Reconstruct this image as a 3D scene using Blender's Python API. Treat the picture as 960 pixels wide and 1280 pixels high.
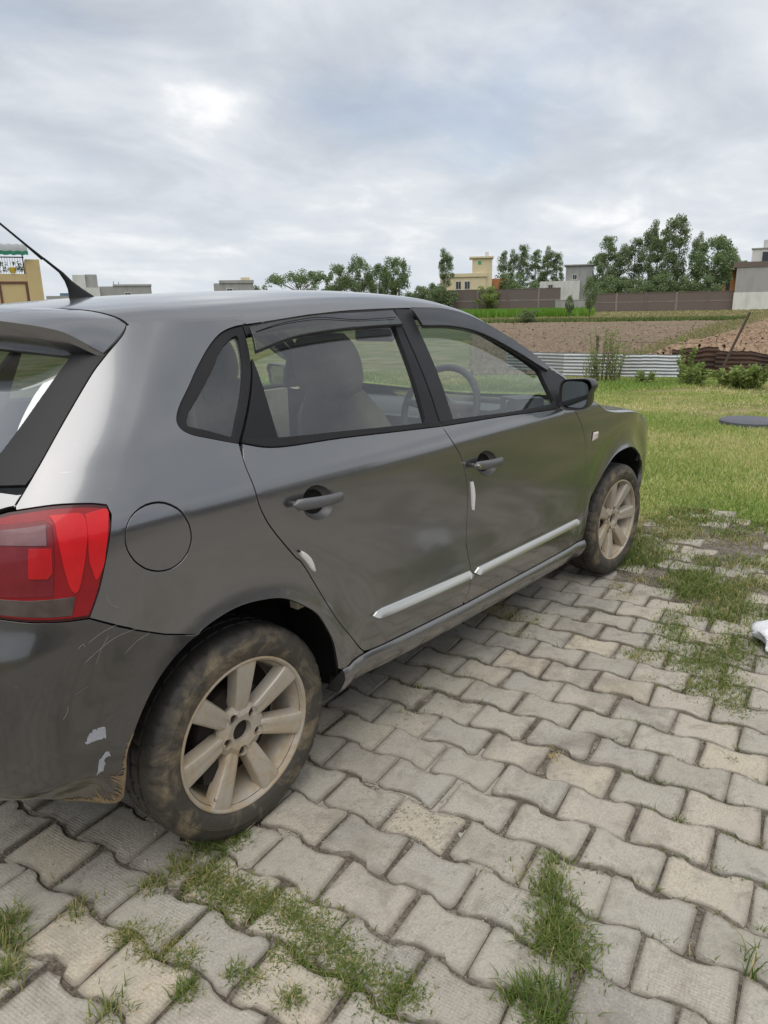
import bpy, math, random
import numpy as np
from mathutils import Matrix, Vector
from mathutils.geometry import delaunay_2d_cdt

for o in list(bpy.data.objects): bpy.data.objects.remove(o)
scene = bpy.context.scene
COL = scene.collection
R = math.radians

# ------------------------------------------------------------------ camera
CAM_LOC = np.array([-1.0381, -2.1547, 1.3658]); YAW, PITCH, ROLL = .6953, -.2773, -.0186
_fw = np.array([math.cos(YAW)*math.cos(PITCH), math.sin(YAW)*math.cos(PITCH), math.sin(PITCH)])
_r0 = np.array([math.sin(YAW), -math.cos(YAW), 0.]); _u0 = np.cross(_r0, _fw)
_r = _r0*math.cos(ROLL)+_u0*math.sin(ROLL); _u = -_r0*math.sin(ROLL)+_u0*math.cos(ROLL)
cam = bpy.data.cameras.new('camera'); cam_ob = bpy.data.objects.new('camera', cam); COL.objects.link(cam_ob)
cam.sensor_fit = 'VERTICAL'; cam.sensor_height = 36; cam.lens = 894.5257/1280*36
cam.clip_start = .05; cam.clip_end = 6000
cam_ob.matrix_world = Matrix([[_r[0], _u[0], -_fw[0], CAM_LOC[0]], [_r[1], _u[1], -_fw[1], CAM_LOC[1]], [_r[2], _u[2], -_fw[2], CAM_LOC[2]], [0, 0, 0, 1]])
scene.camera = cam_ob

# ------------------------------------------------------------------ sky: Nishita behind a broken layer of grey cloud
SUN_EL, SUN_AZ = R(66), R(208)         # azimuth counter-clockwise from +x
world = bpy.data.worlds.new('World'); scene.world = world; world.use_nodes = True
wt = world.node_tree; wt.nodes.clear()
def wn(t, **k):
    n = wt.nodes.new(t)
    for a, b in k.items(): setattr(n, a, b)
    return n
def wl(a, b): wt.links.new(a, b)
sky = wn('ShaderNodeTexSky', sky_type='NISHITA', sun_disc=False)
sky.sun_elevation = SUN_EL; sky.sun_rotation = math.pi/2-SUN_AZ; sky.air_density = 1.0; sky.dust_density = 1.5
bg_sky = wn('ShaderNodeBackground'); bg_sky.inputs['Strength'].default_value = .12
wl(sky.outputs[0], bg_sky.inputs['Color'])
tc = wn('ShaderNodeTexCoord'); sep = wn('ShaderNodeSeparateXYZ'); wl(tc.outputs['Generated'], sep.inputs[0])
def wmath(op, a, b=None, clamp=False):
    n = wn('ShaderNodeMath', operation=op, use_clamp=clamp)
    for i, v in enumerate((a, b)):
        if v is None: continue
        if isinstance(v, (int, float)): n.inputs[i].default_value = v
        else: wl(v, n.inputs[i])
    return n.outputs[0]
zc_ = wmath('MAXIMUM', sep.outputs[2], 0.0)
den = wmath('ADD', zc_, .22)
cx_ = wmath('DIVIDE', sep.outputs[0], den); cy_ = wmath('DIVIDE', sep.outputs[1], den)
com = wn('ShaderNodeCombineXYZ'); wl(cx_, com.inputs[0]); wl(cy_, com.inputs[1])
mp = wn('ShaderNodeMapping'); wl(com.outputs[0], mp.inputs[0])
mp.inputs['Rotation'].default_value = (0, 0, R(-50)); mp.inputs['Location'].default_value = (3.7, 1.9, 0); mp.inputs['Scale'].default_value = (.80, 1.0, 1)
n1 = wn('ShaderNodeTexNoise'); n1.inputs['Scale'].default_value = .85; n1.inputs['Detail'].default_value = 9; n1.inputs['Roughness'].default_value = .52; n1.inputs['Distortion'].default_value = .25
wl(mp.outputs[0], n1.inputs['Vector'])
n2 = wn('ShaderNodeTexNoise'); n2.inputs['Scale'].default_value = 2.9; n2.inputs['Detail'].default_value = 7; n2.inputs['Roughness'].default_value = .55; n2.inputs['Distortion'].default_value = .3
wl(mp.outputs[0], n2.inputs['Vector'])
mixn = wmath('ADD', wmath('MULTIPLY', n1.outputs[0], .60), wmath('MULTIPLY', n2.outputs[0], .40))
cr_ = wn('ShaderNodeValToRGB'); wl(mixn, cr_.inputs[0])
e = cr_.color_ramp.elements; e[0].position = .36; e[0].color = (.34, .37, .415, 1); e[1].position = .66; e[1].color = (.86, .84, .82, 1)
m_ = e.new(.46); m_.color = (.42, .45, .495, 1); m_ = e.new(.55); m_.color = (.53, .555, .585, 1)
# thin cloud brightens towards the horizon haze
hz = wn('ShaderNodeMapRange'); hz.inputs['From Min'].default_value = 0; hz.inputs['From Max'].default_value = .22; hz.inputs['To Min'].default_value = .75; hz.inputs['To Max'].default_value = 0
wl(zc_, hz.inputs['Value'])
mxh = wn('ShaderNodeMix', data_type='RGBA'); wl(hz.outputs[0], mxh.inputs[0]); wl(cr_.outputs[0], mxh.inputs[6]); mxh.inputs[7].default_value = (.49, .525, .56, 1)
bg_cl = wn('ShaderNodeBackground'); bg_cl.inputs['Strength'].default_value = 1.0; wl(mxh.outputs[2], bg_cl.inputs['Color'])
fr_ = wn('ShaderNodeValToRGB'); wl(n1.outputs[0], fr_.inputs[0])
e = fr_.color_ramp.elements; e[0].position = .36; e[0].color = (.74, .74, .74, 1); e[1].position = .45; e[1].color = (1, 1, 1, 1)
mxs = wn('ShaderNodeMixShader'); wl(fr_.outputs[0], mxs.inputs[0]); wl(bg_sky.outputs[0], mxs.inputs[1]); wl(bg_cl.outputs[0], mxs.inputs[2])
wo = wn('ShaderNodeOutputWorld'); wl(mxs.outputs[0], wo.inputs['Surface'])

# ------------------------------------------------------------------ veiled sun, exposure
sun = bpy.data.lights.new('sun', 'SUN'); sun.energy = 1.6; sun.angle = R(62); sun.color = (1, .96, .90)
sun_ob = bpy.data.objects.new('sun', sun); COL.objects.link(sun_ob); sun_ob.location = (0, 0, 30)
_d = Vector((math.cos(SUN_EL)*math.cos(SUN_AZ), math.cos(SUN_EL)*math.sin(SUN_AZ), math.sin(SUN_EL)))
sun_ob.rotation_euler = _d.to_track_quat('Z', 'Y').to_euler()
vs = scene.view_settings; vs.view_transform = 'Standard'; vs.look = 'None'; vs.exposure = 0.55; vs.gamma = 1; vs.use_curve_mapping = False

def hermite_interp(xk,yk,x):
    # monotone-ish cubic (Fritsch-Carlson)
    xk=np.asarray(xk,float);yk=np.asarray(yk,float);x=np.asarray(x,float)
    h=np.diff(xk);d=np.diff(yk)/h
    m=np.zeros_like(yk);m[0]=d[0];m[-1]=d[-1]
    for i in range(1,len(yk)-1):
        m[i]=0 if d[i-1]*d[i]<=0 else 3*(h[i-1]+h[i])/((2*h[i]+h[i-1])/d[i-1]+(h[i]+2*h[i-1])/d[i])
    xc=np.clip(x,xk[0],xk[-1]);i=np.clip(np.searchsorted(xk,xc,side='right')-1,0,len(xk)-2)
    t=(xc-xk[i])/h[i]
    v=yk[i]*(2*t**3-3*t**2+1)+h[i]*m[i]*(t**3-2*t**2+t)+yk[i+1]*(3*t**2-2*t**3)+h[i]*m[i+1]*(t**3-t**2)
    return v+(x-xc)*np.where(x<xk[0],m[0],np.where(x>xk[-1],m[-1],0))
WZ=[(.12,.70),(.18,.755),(.25,.797),(.33,.819),(.40,.831),(.45,.8345),(.50,.8330),(.60,.8370),(.75,.8425),(.87,.8440),(.925,.8425),(.95,.8365),(1.0,.8125),(1.05,.787),(1.1,.762),(1.2,.703),(1.3,.634),(1.36,.590),(1.42,.54)]
XR=[(.12,-.55),(.2,-.62),(.3,-.665),(.45,-.69),(.6,-.695),(.70,-.685),(.74,-.662),(.80,-.645),(.9,-.63),(.98,-.605),(1.05,-.56),(1.15,-.475),(1.25,-.39),(1.35,-.30),(1.42,-.24)]
XF=[(.12,3.05),(.3,3.2),(.5,3.25),(.7,3.21),(.8,3.10),(.9,3.0),(1.42,2.9)]
def tab(T,x): return hermite_interp([a for a,b in T],[b for a,b in T],x)
def cr(P,uk,u):
    # cubic hermite through P (n, ..., 2) with nonuniform Catmull-Rom tangents
    uk=np.asarray(uk,float)
    m=[None]*len(P)
    for i in range(len(P)):
        if i==0: m[i]=(P[1]-P[0])/(uk[1]-uk[0])
        elif i==len(P)-1: m[i]=(P[-1]-P[-2])/(uk[-1]-uk[-2])
        else:
            a=(P[i]-P[i-1])/(uk[i]-uk[i-1]); b=(P[i+1]-P[i])/(uk[i+1]-uk[i])
            ha=uk[i]-uk[i-1];hb=uk[i+1]-uk[i]
            m[i]=(a*hb+b*ha)/(ha+hb)
    m[0]=2*(P[1]-P[0])/(uk[1]-uk[0])-m[1]; m[-1]=2*(P[-1]-P[-2])/(uk[-1]-uk[-2])-m[-2]
    P=np.stack(P);m=np.stack(m)
    i=np.clip(np.searchsorted(uk,u,side='right')-1,0,len(uk)-2)
    h=uk[i+1]-uk[i];t=((u-uk[i])/h)[...,None];hh=h[...,None]
    j=np.arange(len(u))
    return P[i,j]*(2*t**3-3*t**2+1)+hh*m[i,j]*(t**3-2*t**2+t)+P[i+1,j]*(3*t**2-2*t**3)+hh*m[i+1,j]*(t**3-t**2)
UK=[-1.45,-1.1,-.85,-.62,-.40,-.10,.45,1.2,2.1,2.65,3.0,3.3,3.75]
def S(u,z,flare=True):
    u=np.atleast_1d(np.asarray(u,float));z=np.atleast_1d(np.asarray(z,float))
    u,z=np.broadcast_arrays(u,z)
    w=tab(WZ,z);xr=tab(XR,z);xf=tab(XF,z)
    up=np.clip((z-.90)/.44,0,1.1); up=up*up*(3-2*np.clip(up,0,1))
    def p(x,y): return np.stack([x+0*z,y+0*z],-1)
    P=[p(xr,-.0*w), p(xr+.012,w*.42), p(xr+.055,w-.235), p(xr+.165,w-.085), p(xr+.31,w-.030), p(-.08+up*.20,w-.008), p(.45+0*z,w), p(1.2+0*z,w), p(2.1+0*z,w-.010), p(2.65+0*z,w-.035), p(xf-.24,w-.10), p(xf-.08,w-.30), p(xf,0*w)]
    Q=cr(P,UK,u)
    x,y=Q[...,0],Q[...,1]
    if flare:
        for cx in (0.,2.46):
            r=np.hypot(x-cx,z-.29)
            y=y+(.013*np.exp(-((r-.362)/.034)**2)-.005*np.exp(-((r-.465)/.055)**2))*np.clip((z-.2)/.1,0,1)*(np.abs(y)>.6)
    return np.stack([x,-y,z],-1)
ZC=[(-.35,1.36),(-.1,1.396),(.3,1.423),(.8,1.437),(1.1,1.425),(1.3,1.388),(1.45,1.332),(1.6,1.256),(1.73,1.178),(1.84,1.115),(2.0,1.015),(2.2,.925),(2.6,.865),(3.0,.76),(3.2,.68)]
Z0=[(-.35,1.300),(-.07,1.340),(.24,1.348),(.5,1.360),(.7,1.370),(.95,1.374),(1.18,1.366),(1.336,1.339),(1.473,1.278),(1.612,1.202),(1.73,1.128),(1.842,1.072),(2.0,.965),(2.2,.885),(2.6,.83),(2.95,.72),(3.2,.62)]
TY=[1,.93,.75,.45,0]; TZ=[0,.42,.75,.93,1]; TK=[0,.14,.38,.66,1]
def T(x,t):
    """top surface: t=0 at rail, t=1 at centreline (right-hand half, y<0)"""
    x=np.atleast_1d(np.asarray(x,float));t=np.atleast_1d(np.asarray(t,float)); x,t=np.broadcast_arrays(x,t)
    z0=tab(Z0,x);zc=tab(ZC,x)
    P0=S_at_x(x,z0);Pm=S_at_x(x,z0-.04)
    y0=-P0[...,1]; h=zc-z0
    uk=[-.12]+TK+[1.34]
    P=[np.stack([-Pm[...,1],z0-.04],-1)]+[np.stack([y0*a,z0+h*b],-1) for a,b in zip(TY,TZ)]+[np.stack([-y0*.45,z0+h*.93],-1)]
    Q=cr(P,uk,t)
    return np.stack([x,-Q[...,0],Q[...,1]],-1)
def S_at_x(x,z):
    u=np.array(x,float)
    for _ in range(40):
        q=S(u,z,False); u=u+.8*(x-q[...,0])
    return S(u,z)
D={
 'hatch_gap':[(-.507,1.344),(-.508,1.317),(-.541,1.272),(-.567,1.232),(-.603,1.146),(-.624,1.071),(-.646,1.021),(-.661,.995)],
 'glass_clear':[(-.659,1.261),(-.702,1.176),(-.741,1.097)],
 'glass_bottom':[(-.657,1.031),(-.707,1.033)],
 'lamp_top':[(-.692,.987),(-.654,.992),(-.559,.996),(-.464,.99),(-.412,.982),(-.399,.973)],
 'lamp_right':[(-.399,.963),(-.405,.901),(-.423,.831),(-.443,.773),(-.447,.759)],
 'lamp_bottom':[(-.447,.759),(-.511,.763),(-.605,.773),(-.687,.785)],
 'bumper_seam':[(-.447,.758),(-.327,.713),(-.234,.666),(-.175,.633)],
 'fuel':[(-.162,.877),(-.166,.862),(-.173,.848),(-.183,.837),(-.196,.827),(-.211,.821),(-.228,.817),(-.246,.817),(-.265,.82),(-.283,.826),(-.3,.834),(-.316,.845),(-.33,.857),(-.341,.871),(-.35,.885),(-.356,.9),(-.358,.914),(-.358,.928),(-.353,.94),(-.344,.951),(-.332,.959),(-.317,.965),(-.299,.969),(-.28,.97),(-.261,.969),(-.241,.965),(-.222,.958),(-.204,.949),(-.189,.938),(-.177,.924),(-.167,.909),(-.163,.893)],
 'qwin_outer':[(-.243,1.141),(-.226,1.117),(-.168,1.092),(.009,1.054),(.128,1.329),(.092,1.327),(-.009,1.315),(-.106,1.282),(-.187,1.229),(-.234,1.164)],
 'qwin_glass':[(-.204,1.13),(-.18,1.114),(-.013,1.069),(-.008,1.099),(.07,1.306),(.036,1.303),(-.07,1.267)],
 'rdoor_top':[(.136,1.329),(.329,1.34),(.531,1.352),(.726,1.362),(.912,1.365)],
 'rbelt_low':[(.019,1.054),(.149,1.031),(.421,1.02),(.874,.993)],
 'rbelt_up':[(.035,1.061),(.154,1.051),(.431,1.035),(.797,1.014)],
 'rglass':[(.101,1.248),(.338,1.277),(.583,1.292),(.773,1.297),(.882,1.296),(.8,1.018),(.154,1.051)],
 'rvisor_top':[(.135,1.315),(.548,1.342),(.904,1.353)],
 'bpillar':[(.912,1.365),(.974,1.366),(.909,1.008),(.827,1.014)],
 'fglass':[(.999,1.29),(1.155,1.283),(1.312,1.254),(1.472,1.189),(1.636,1.111),(1.652,.978),(1.252,.986),(.938,1.005)],
 'fvisor_top':[(.992,1.356),(1.169,1.349),(1.323,1.318),(1.461,1.258),(1.601,1.181),(1.701,1.114)],
 'fdrip':[(.964,1.364),(1.179,1.359),(1.336,1.331),(1.473,1.269),(1.612,1.192),(1.731,1.117),(1.841,1.065)],
 'fbelt_low':[(.873,.993),(1.026,.987),(1.246,.979),(1.661,.958)],
 'dgap':[(.871,.991),(.895,.942),(.939,.888),(.965,.835),(.987,.751),(.994,.562),(1.002,.541),(1.03,.444),(1.03,.364),(1.001,.319)],
 'fdoor_front':[(1.815,.937),(1.9,.853),(1.953,.757),(1.993,.566),(2.042,.347)],
 'rdoor_rear':[(.013,1.048),(.022,1.016),(.043,.963),(.061,.899),(.092,.84),(.168,.743),(.197,.709),(.303,.534),(.385,.428),(.455,.351),(.515,.327)],
 'sill_top':[(.458,.339),(1.028,.308),(2.057,.277)],
 'sill_bot':[(.345,.262),(.687,.232),(1.179,.229),(1.842,.244),(2.093,.241)],
 'arch_r':[(-.36,.425),(-.335,.469),(-.282,.547),(-.234,.597),(-.174,.636),(-.111,.66),(-.034,.671),(.056,.66),(.122,.637),(.199,.584),(.238,.546),(.285,.468),(.314,.383),(.331,.318),(.337,.268)],
 'arch_f':[(2.068,.476),(2.114,.521),(2.216,.603),(2.306,.651),(2.392,.668),(2.499,.667),(2.594,.649),(2.722,.603),(2.835,.517)],
 'marker':[(2.043,.792)],
 'strip_r':[(.486,.478),(.503,.451),(1.028,.426),(1.025,.455)],
 'strip_f':[(1.047,.452),(1.05,.419),(1.932,.404),(1.921,.434)],
 'handle_r':[(.152,.89),(.342,.877),(.254,.872)],
 'handle_f':[(.995,.842),(1.187,.832),(1.11,.828)],
 'guards':[(.177,.75),(.233,.677),(1.003,.781),(1.02,.679)],
 'bump_bot':[(-.714,.393),(-.594,.361),(-.471,.307),(-.411,.3),(-.384,.328)],
 'shoulder':[(-.397,.98),(.048,.964),(.336,.936),(.87,.936),(1.675,.928)],
 'silver_patch':[(-.416,.494),(-.417,.423)],
 'lamp_z1':[(-.471,.971),(-.442,.973),(-.412,.973),(-.41,.947),(-.413,.902),(-.419,.865),(-.437,.839),(-.448,.861),(-.456,.882),(-.464,.936)],
 'lamp_z2':[(-.567,.977),(-.522,.976),(-.479,.971),(-.467,.937),(-.468,.905),(-.47,.884),(-.488,.823),(-.51,.837),(-.532,.903),(-.546,.941),(-.553,.963)],
 'lamp_refl':[(-.617,.924),(-.558,.919),(-.554,.871),(-.567,.859),(-.615,.863)],
 'lamp_clear':[(-.689,.828),(-.623,.82),(-.539,.815),(-.495,.813),(-.5,.774),(-.568,.78),(-.638,.788),(-.688,.793)],
 'lamp_dim':[(-.692,.975),(-.581,.972),(-.56,.961),(-.549,.895),(-.553,.821),(-.689,.829)],
 'lamp_rimtop':[(-.693,.989),(-.593,.993),(-.501,.991),(-.427,.983),(-.405,.977)],
 'recess_r':[(.316,.86),(.31,.843),(.296,.831),(.277,.825),(.254,.827),(.233,.836),(.216,.85),(.205,.867),(.203,.885),(.209,.901),(.222,.913),(.24,.919),(.262,.918),(.283,.91),(.301,.897),(.312,.879)],
 'recess_f':[(1.176,.819),(1.172,.802),(1.158,.791),(1.136,.785),(1.11,.787),(1.084,.795),(1.061,.809),(1.046,.825),(1.041,.843),(1.045,.858),(1.058,.87),(1.079,.875),(1.105,.875),(1.131,.867),(1.154,.854),(1.17,.837)],
 'patch1':[(-.45,.477),(-.435,.497),(-.41,.502),(-.393,.502),(-.393,.49),(-.4,.474),(-.419,.475),(-.439,.473)],
 'patch2':[(-.444,.389),(-.427,.425),(-.411,.438),(-.397,.442),(-.399,.43),(-.413,.425),(-.424,.394),(-.435,.395)],
 'mud':[(-.366,.401),(-.374,.418),(-.392,.401),(-.402,.376),(-.426,.363),(-.452,.345),(-.471,.33),(-.545,.339),(-.554,.328),(-.48,.304),(-.437,.299),(-.403,.312),(-.392,.324)],
}

# ------------------------------------------------------------------ helpers
rng = np.random.default_rng(7); random.seed(7)
def tag(o, label=None, cat=None, group=None, kind=None):
    if label: o['label'] = label
    if cat: o['category'] = cat
    if group: o['group'] = group
    if kind: o['kind'] = kind
    return o
def link(name, me, m=None, parent=None):
    o = bpy.data.objects.new(name, me); COL.objects.link(o)
    if m is not None and me is not None: me.materials.append(m)
    if parent is not None: o.parent = parent
    return o
def empty(name, loc=(0, 0, 0), rz=0, parent=None):
    o = bpy.data.objects.new(name, None); COL.objects.link(o); o.location = loc; o.rotation_euler = (0, 0, rz); o.empty_display_size = .2
    if parent is not None: o.parent = parent
    return o
def fast_mesh(name, V, T):
    """V (n,3), T (m,k) all faces the same size"""
    V = np.asarray(V, np.float32); T = np.asarray(T, np.int32); k = T.shape[1]
    me = bpy.data.meshes.new(name); me.vertices.add(len(V)); me.vertices.foreach_set('co', V.ravel())
    me.loops.add(T.size); me.loops.foreach_set('vertex_index', T.ravel())
    me.polygons.add(len(T)); me.polygons.foreach_set('loop_start', np.arange(0, T.size, k, dtype=np.int32)); me.polygons.foreach_set('loop_total', np.full(len(T), k, np.int32))
    me.update(calc_edges=True)
    return me
def smooth(me, ang=None):
    me.polygons.foreach_set('use_smooth', np.ones(len(me.polygons), bool))
    if ang is not None: me.set_sharp_from_angle(angle=R(ang))
    me.update()
class MB:
    def __init__(s): s.v = []; s.f = []
    def add(s, v, f):
        n = len(s.v); s.v += [tuple(map(float, p)) for p in v]; s.f += [tuple(i+n for i in q) for q in f]; return s
    def box(s, c, d, rz=0, M=None):
        x, y, z = [a/2 for a in d]; P = [Vector((a, b, e)) for a in (-x, x) for b in (-y, y) for e in (-z, z)]
        if rz: P = [Matrix.Rotation(rz, 3, 'Z') @ p for p in P]
        if M is not None: P = [M @ p for p in P]
        P = [p+Vector(c) for p in P]
        return s.add(P, [(0, 1, 3, 2), (4, 6, 7, 5), (0, 4, 5, 1), (2, 3, 7, 6), (0, 2, 6, 4), (1, 5, 7, 3)])
    def tube(s, pts, rad, n=8, cap=True):
        pts = [Vector(p) for p in pts]
        if not hasattr(rad, '__len__'): rad = [rad]*len(pts)
        V = []; prev = None
        for i, p in enumerate(pts):
            t = (pts[min(i+1, len(pts)-1)]-pts[max(i-1, 0)]).normalized()
            a = prev if prev is not None else (Vector((0, 0, 1)) if abs(t.z) < .9 else Vector((1, 0, 0)))
            x = (a-t*a.dot(t)).normalized(); prev = x; y = t.cross(x)
            V += [p+(x*math.cos(2*math.pi*k/n)+y*math.sin(2*math.pi*k/n))*rad[i] for k in range(n)]
        F = [(i*n+k, i*n+(k+1) % n, (i+1)*n+(k+1) % n, (i+1)*n+k) for i in range(len(pts)-1) for k in range(n)]
        if cap: F += [tuple(range(n-1, -1, -1)), tuple(range((len(pts)-1)*n, len(pts)*n))]
        return s.add(V, F)
    def grid(s, G, close_u=False, close_v=False):
        """G array (n,m,3)"""
        n, m = len(G), len(G[0]); V = [p for row in G for p in row]
        F = [(i*m+j, i*m+(j+1) % m, ((i+1) % n)*m+(j+1) % m, ((i+1) % n)*m+j) for i in range(n if close_u else n-1) for j in range(m if close_v else m-1)]
        return s.add(V, F)
    def mesh(s, name, ang=None):
        me = bpy.data.meshes.new(name); me.from_pydata(s.v, [], s.f); me.update()
        if ang is not None: smooth(me, ang)
        return me
    def build(s, name, m, parent=None, ang=None): return link(name, s.mesh(name, ang), m, parent)
def bevel(o, w, seg=2):
    md = o.modifiers.new('bevel', 'BEVEL'); md.width = w; md.segments = seg; md.limit_method = 'ANGLE'; md.angle_limit = R(40); md.harden_normals = False
    return o

# ------------------------------------------------------------------ materials
class NT:
    def __init__(s, name):
        s.m = bpy.data.materials.new(name); s.m.use_nodes = True; s.t = s.m.node_tree; s.t.nodes.clear()
        s.out = s.t.nodes.new('ShaderNodeOutputMaterial'); s.b = s.t.nodes.new('ShaderNodeBsdfPrincipled'); s.l(s.b.outputs[0], s.out.inputs[0])
    def n(s, t, **k):
        q = s.t.nodes.new(t)
        for a, b in k.items(): setattr(q, a, b)
        return q
    def l(s, a, b): s.t.links.new(a, b)
    def set(s, **k):
        for a, v in k.items():
            i = s.b.inputs[a.replace('_', ' ')]
            if hasattr(v, 'is_linked') or hasattr(v, 'links'): s.l(v, i)
            else: i.default_value = (*v, 1) if isinstance(v, tuple) and len(v) == 3 and i.type == 'RGBA' else v
        return s
    def coord(s, kind='Object', scale=(1, 1, 1), rot=(0, 0, 0)):
        c = s.n('ShaderNodeTexCoord'); m = s.n('ShaderNodeMapping'); s.l(c.outputs[kind], m.inputs[0]); m.inputs['Scale'].default_value = scale; m.inputs['Rotation'].default_value = rot
        return m.outputs[0]
    def world(s, scale=(1, 1, 1), rot=(0, 0, 0)):
        c = s.n('ShaderNodeNewGeometry'); m = s.n('ShaderNodeMapping'); s.l(c.outputs['Position'], m.inputs[0]); m.inputs['Scale'].default_value = scale; m.inputs['Rotation'].default_value = rot
        return m.outputs[0]
    def noise(s, v, scale, detail=5, rough=.55, dist=0, out=0):
        q = s.n('ShaderNodeTexNoise'); s.l(v, q.inputs['Vector']); q.inputs['Scale'].default_value = scale; q.inputs['Detail'].default_value = detail; q.inputs['Roughness'].default_value = rough; q.inputs['Distortion'].default_value = dist
        return q.outputs[out]
    def ramp(s, v, *stops):
        q = s.n('ShaderNodeValToRGB'); s.l(v, q.inputs[0]); e = q.color_ramp.elements
        while len(e) < len(stops): e.new(.5)
        for i, (p, c) in enumerate(stops):
            e[i].position = p; e[i].color = (c, c, c, 1) if isinstance(c, (int, float)) else (*c, 1)
        return q.outputs[0]
    def mix(s, f, a, b, mode='MIX'):
        q = s.n('ShaderNodeMix', data_type='RGBA', blend_type=mode)
        for i, v in ((0, f), (6, a), (7, b)):
            if isinstance(v, tuple): q.inputs[i].default_value = (*v, 1)
            elif isinstance(v, (int, float)): q.inputs[i].default_value = v if i == 0 else (v, v, v, 1)
            else: s.l(v, q.inputs[i])
        return q.outputs[2]
    def math(s, op, a, b=0., clamp=False):
        q = s.n('ShaderNodeMath', operation=op, use_clamp=clamp)
        for i, v in enumerate((a, b)):
            if isinstance(v, (int, float)): q.inputs[i].default_value = v
            else: s.l(v, q.inputs[i])
        return q.outputs[0]
    def maprange(s, v, a, b, c=0., d=1.):
        q = s.n('ShaderNodeMapRange'); s.l(v, q.inputs[0])
        for i, x in zip((1, 2, 3, 4), (a, b, c, d)): q.inputs[i].default_value = x
        return q.outputs[0]
    def sep(s, v):
        q = s.n('ShaderNodeSeparateXYZ'); s.l(v, q.inputs[0]); return q.outputs
    def bump(s, h, strength=.3, dist=.01):
        q = s.n('ShaderNodeBump'); s.l(h, q.inputs['Height']); q.inputs['Strength'].default_value = strength; q.inputs['Distance'].default_value = dist
        s.l(q.outputs[0], s.b.inputs['Normal']); return q.outputs[0]
    def rand(s): return s.n('ShaderNodeObjectInfo').outputs['Random']
    def attr(s, name): return s.n('ShaderNodeAttribute', attribute_name=name).outputs['Fac']
def plain(name, c, rough=.6, metal=0., var=.15, scale=6., bump=0.):
    t = NT(name); v = t.world() ; n = t.noise(v, scale, 6)
    col = t.mix(n, tuple(a*(1-var) for a in c), tuple(min(1, a*(1+var)) for a in c)); t.set(Base_Color=col, Roughness=rough, Metallic=metal)
    if bump: t.bump(t.noise(v, scale*6, 4), bump, .01)
    return t.m
M = {}

# ------------------------------------------------------------------ surface materials of the setting
def m_paver(pale=False):
    t = NT('pale_paver' if pale else 'paver_concrete'); w = t.world(); r = t.rand()
    base = t.ramp(r, (0, (0.263, 0.243, 0.206)), (.17, (0.392, 0.365, 0.314)), (.34, (0.307, 0.292, 0.264)), (.5, (0.439, 0.395, 0.325)), (.67, (0.339, 0.325, 0.297)), (.84, (0.409, 0.377, 0.318)), (1, (0.468, 0.407, 0.316))) if not pale else t.ramp(r, (0, (0.468, 0.404, 0.314)), (1, (0.532, 0.462, 0.351)))
    big = t.noise(w, 3.2, 6, .6)
    c = t.mix(t.ramp(big, (.35, 0.), (.7, .55)), base, (.40, .36, .295))
    st = t.noise(w, 11, 7, .65, .4); c = t.mix(t.ramp(st, (.52, 0.), (.70, .6)), c, (.145, .125, .10))
    fine = t.noise(w, 160, 4, .7); c = t.mix(.55, c, t.ramp(fine, (.3, .28), (.75, .78)), 'OVERLAY')
    film = t.noise(w, 5.5, 8, .72, .3); c = t.mix(t.ramp(film, (.44, 0.), (.60, .62)), c, (.385, .355, .30)); film2 = t.noise(w, 8.5, 8, .75, .6); c = t.mix(t.ramp(film2, (.54, 0.), (.68, .55)), c, (.17, .148, .118))
    spots = t.noise(w, 21, 5, .6, .8); c = t.mix(t.ramp(spots, (.68, 0.), (.80, .75)), c, (.085, .075, .062))
    damp = t.noise(w, 1.9, 6, .68, .6); c = t.mix(t.ramp(damp, (.53, 0.), (.68, .62)), c, (.135, .115, .092))
    ru = t.noise(w, 6.5, 3, .5); c = t.mix(t.ramp(ru, (.70, 0.), (.78, .5)), c, (.36, .215, .105))
    ed = t.math('MULTIPLY', t.math('POWER', t.attr('edge'), 1.6), t.ramp(t.noise(w, 8, 5, .65), (.3, .25), (.62, 1.))); c = t.mix(t.math('MULTIPLY', ed, .72), c, (.115, .096, .072))
    t.set(Base_Color=c, Roughness=.92)
    # stamped diamond chequer that has worn off in places
    oc = t.coord('Object', (1, 1, 1), (0, 0, R(45)))
    x, y, z = t.sep(oc)
    ch = t.math('MULTIPLY', t.math('SINE', t.math('MULTIPLY', x, 560.)), t.math('SINE', t.math('MULTIPLY', y, 560.)))
    keep = t.ramp(t.noise(w, 4.0, 3), (.42, 0.), (.6, 1.))
    h = t.math('ADD', t.math('MULTIPLY', t.math('MULTIPLY', ch, keep), .28), t.math('ADD', fine, t.math('MULTIPLY', t.noise(w, 45, 5, .7), 1.4)))
    t.bump(h, .75, .004); return t.m
def m_bed():
    t = NT('joint_grit'); w = t.world()
    g = t.n('ShaderNodeTexVoronoi'); t.l(w, g.inputs['Vector']); g.inputs['Scale'].default_value = 150
    c = t.ramp(t.noise(w, 9, 6, .65), (.3, (.07, .056, .042)), (.5, (.14, .118, .092)), (.7, (.27, .24, .20)))
    bw = t.n('ShaderNodeRGBToBW'); t.l(g.outputs['Color'], bw.inputs[0]); c = t.mix(.55, c, bw.outputs[0], 'OVERLAY')
    t.set(Base_Color=c, Roughness=.95); t.bump(g.outputs['Distance'], .8, .006); return t.m
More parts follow.
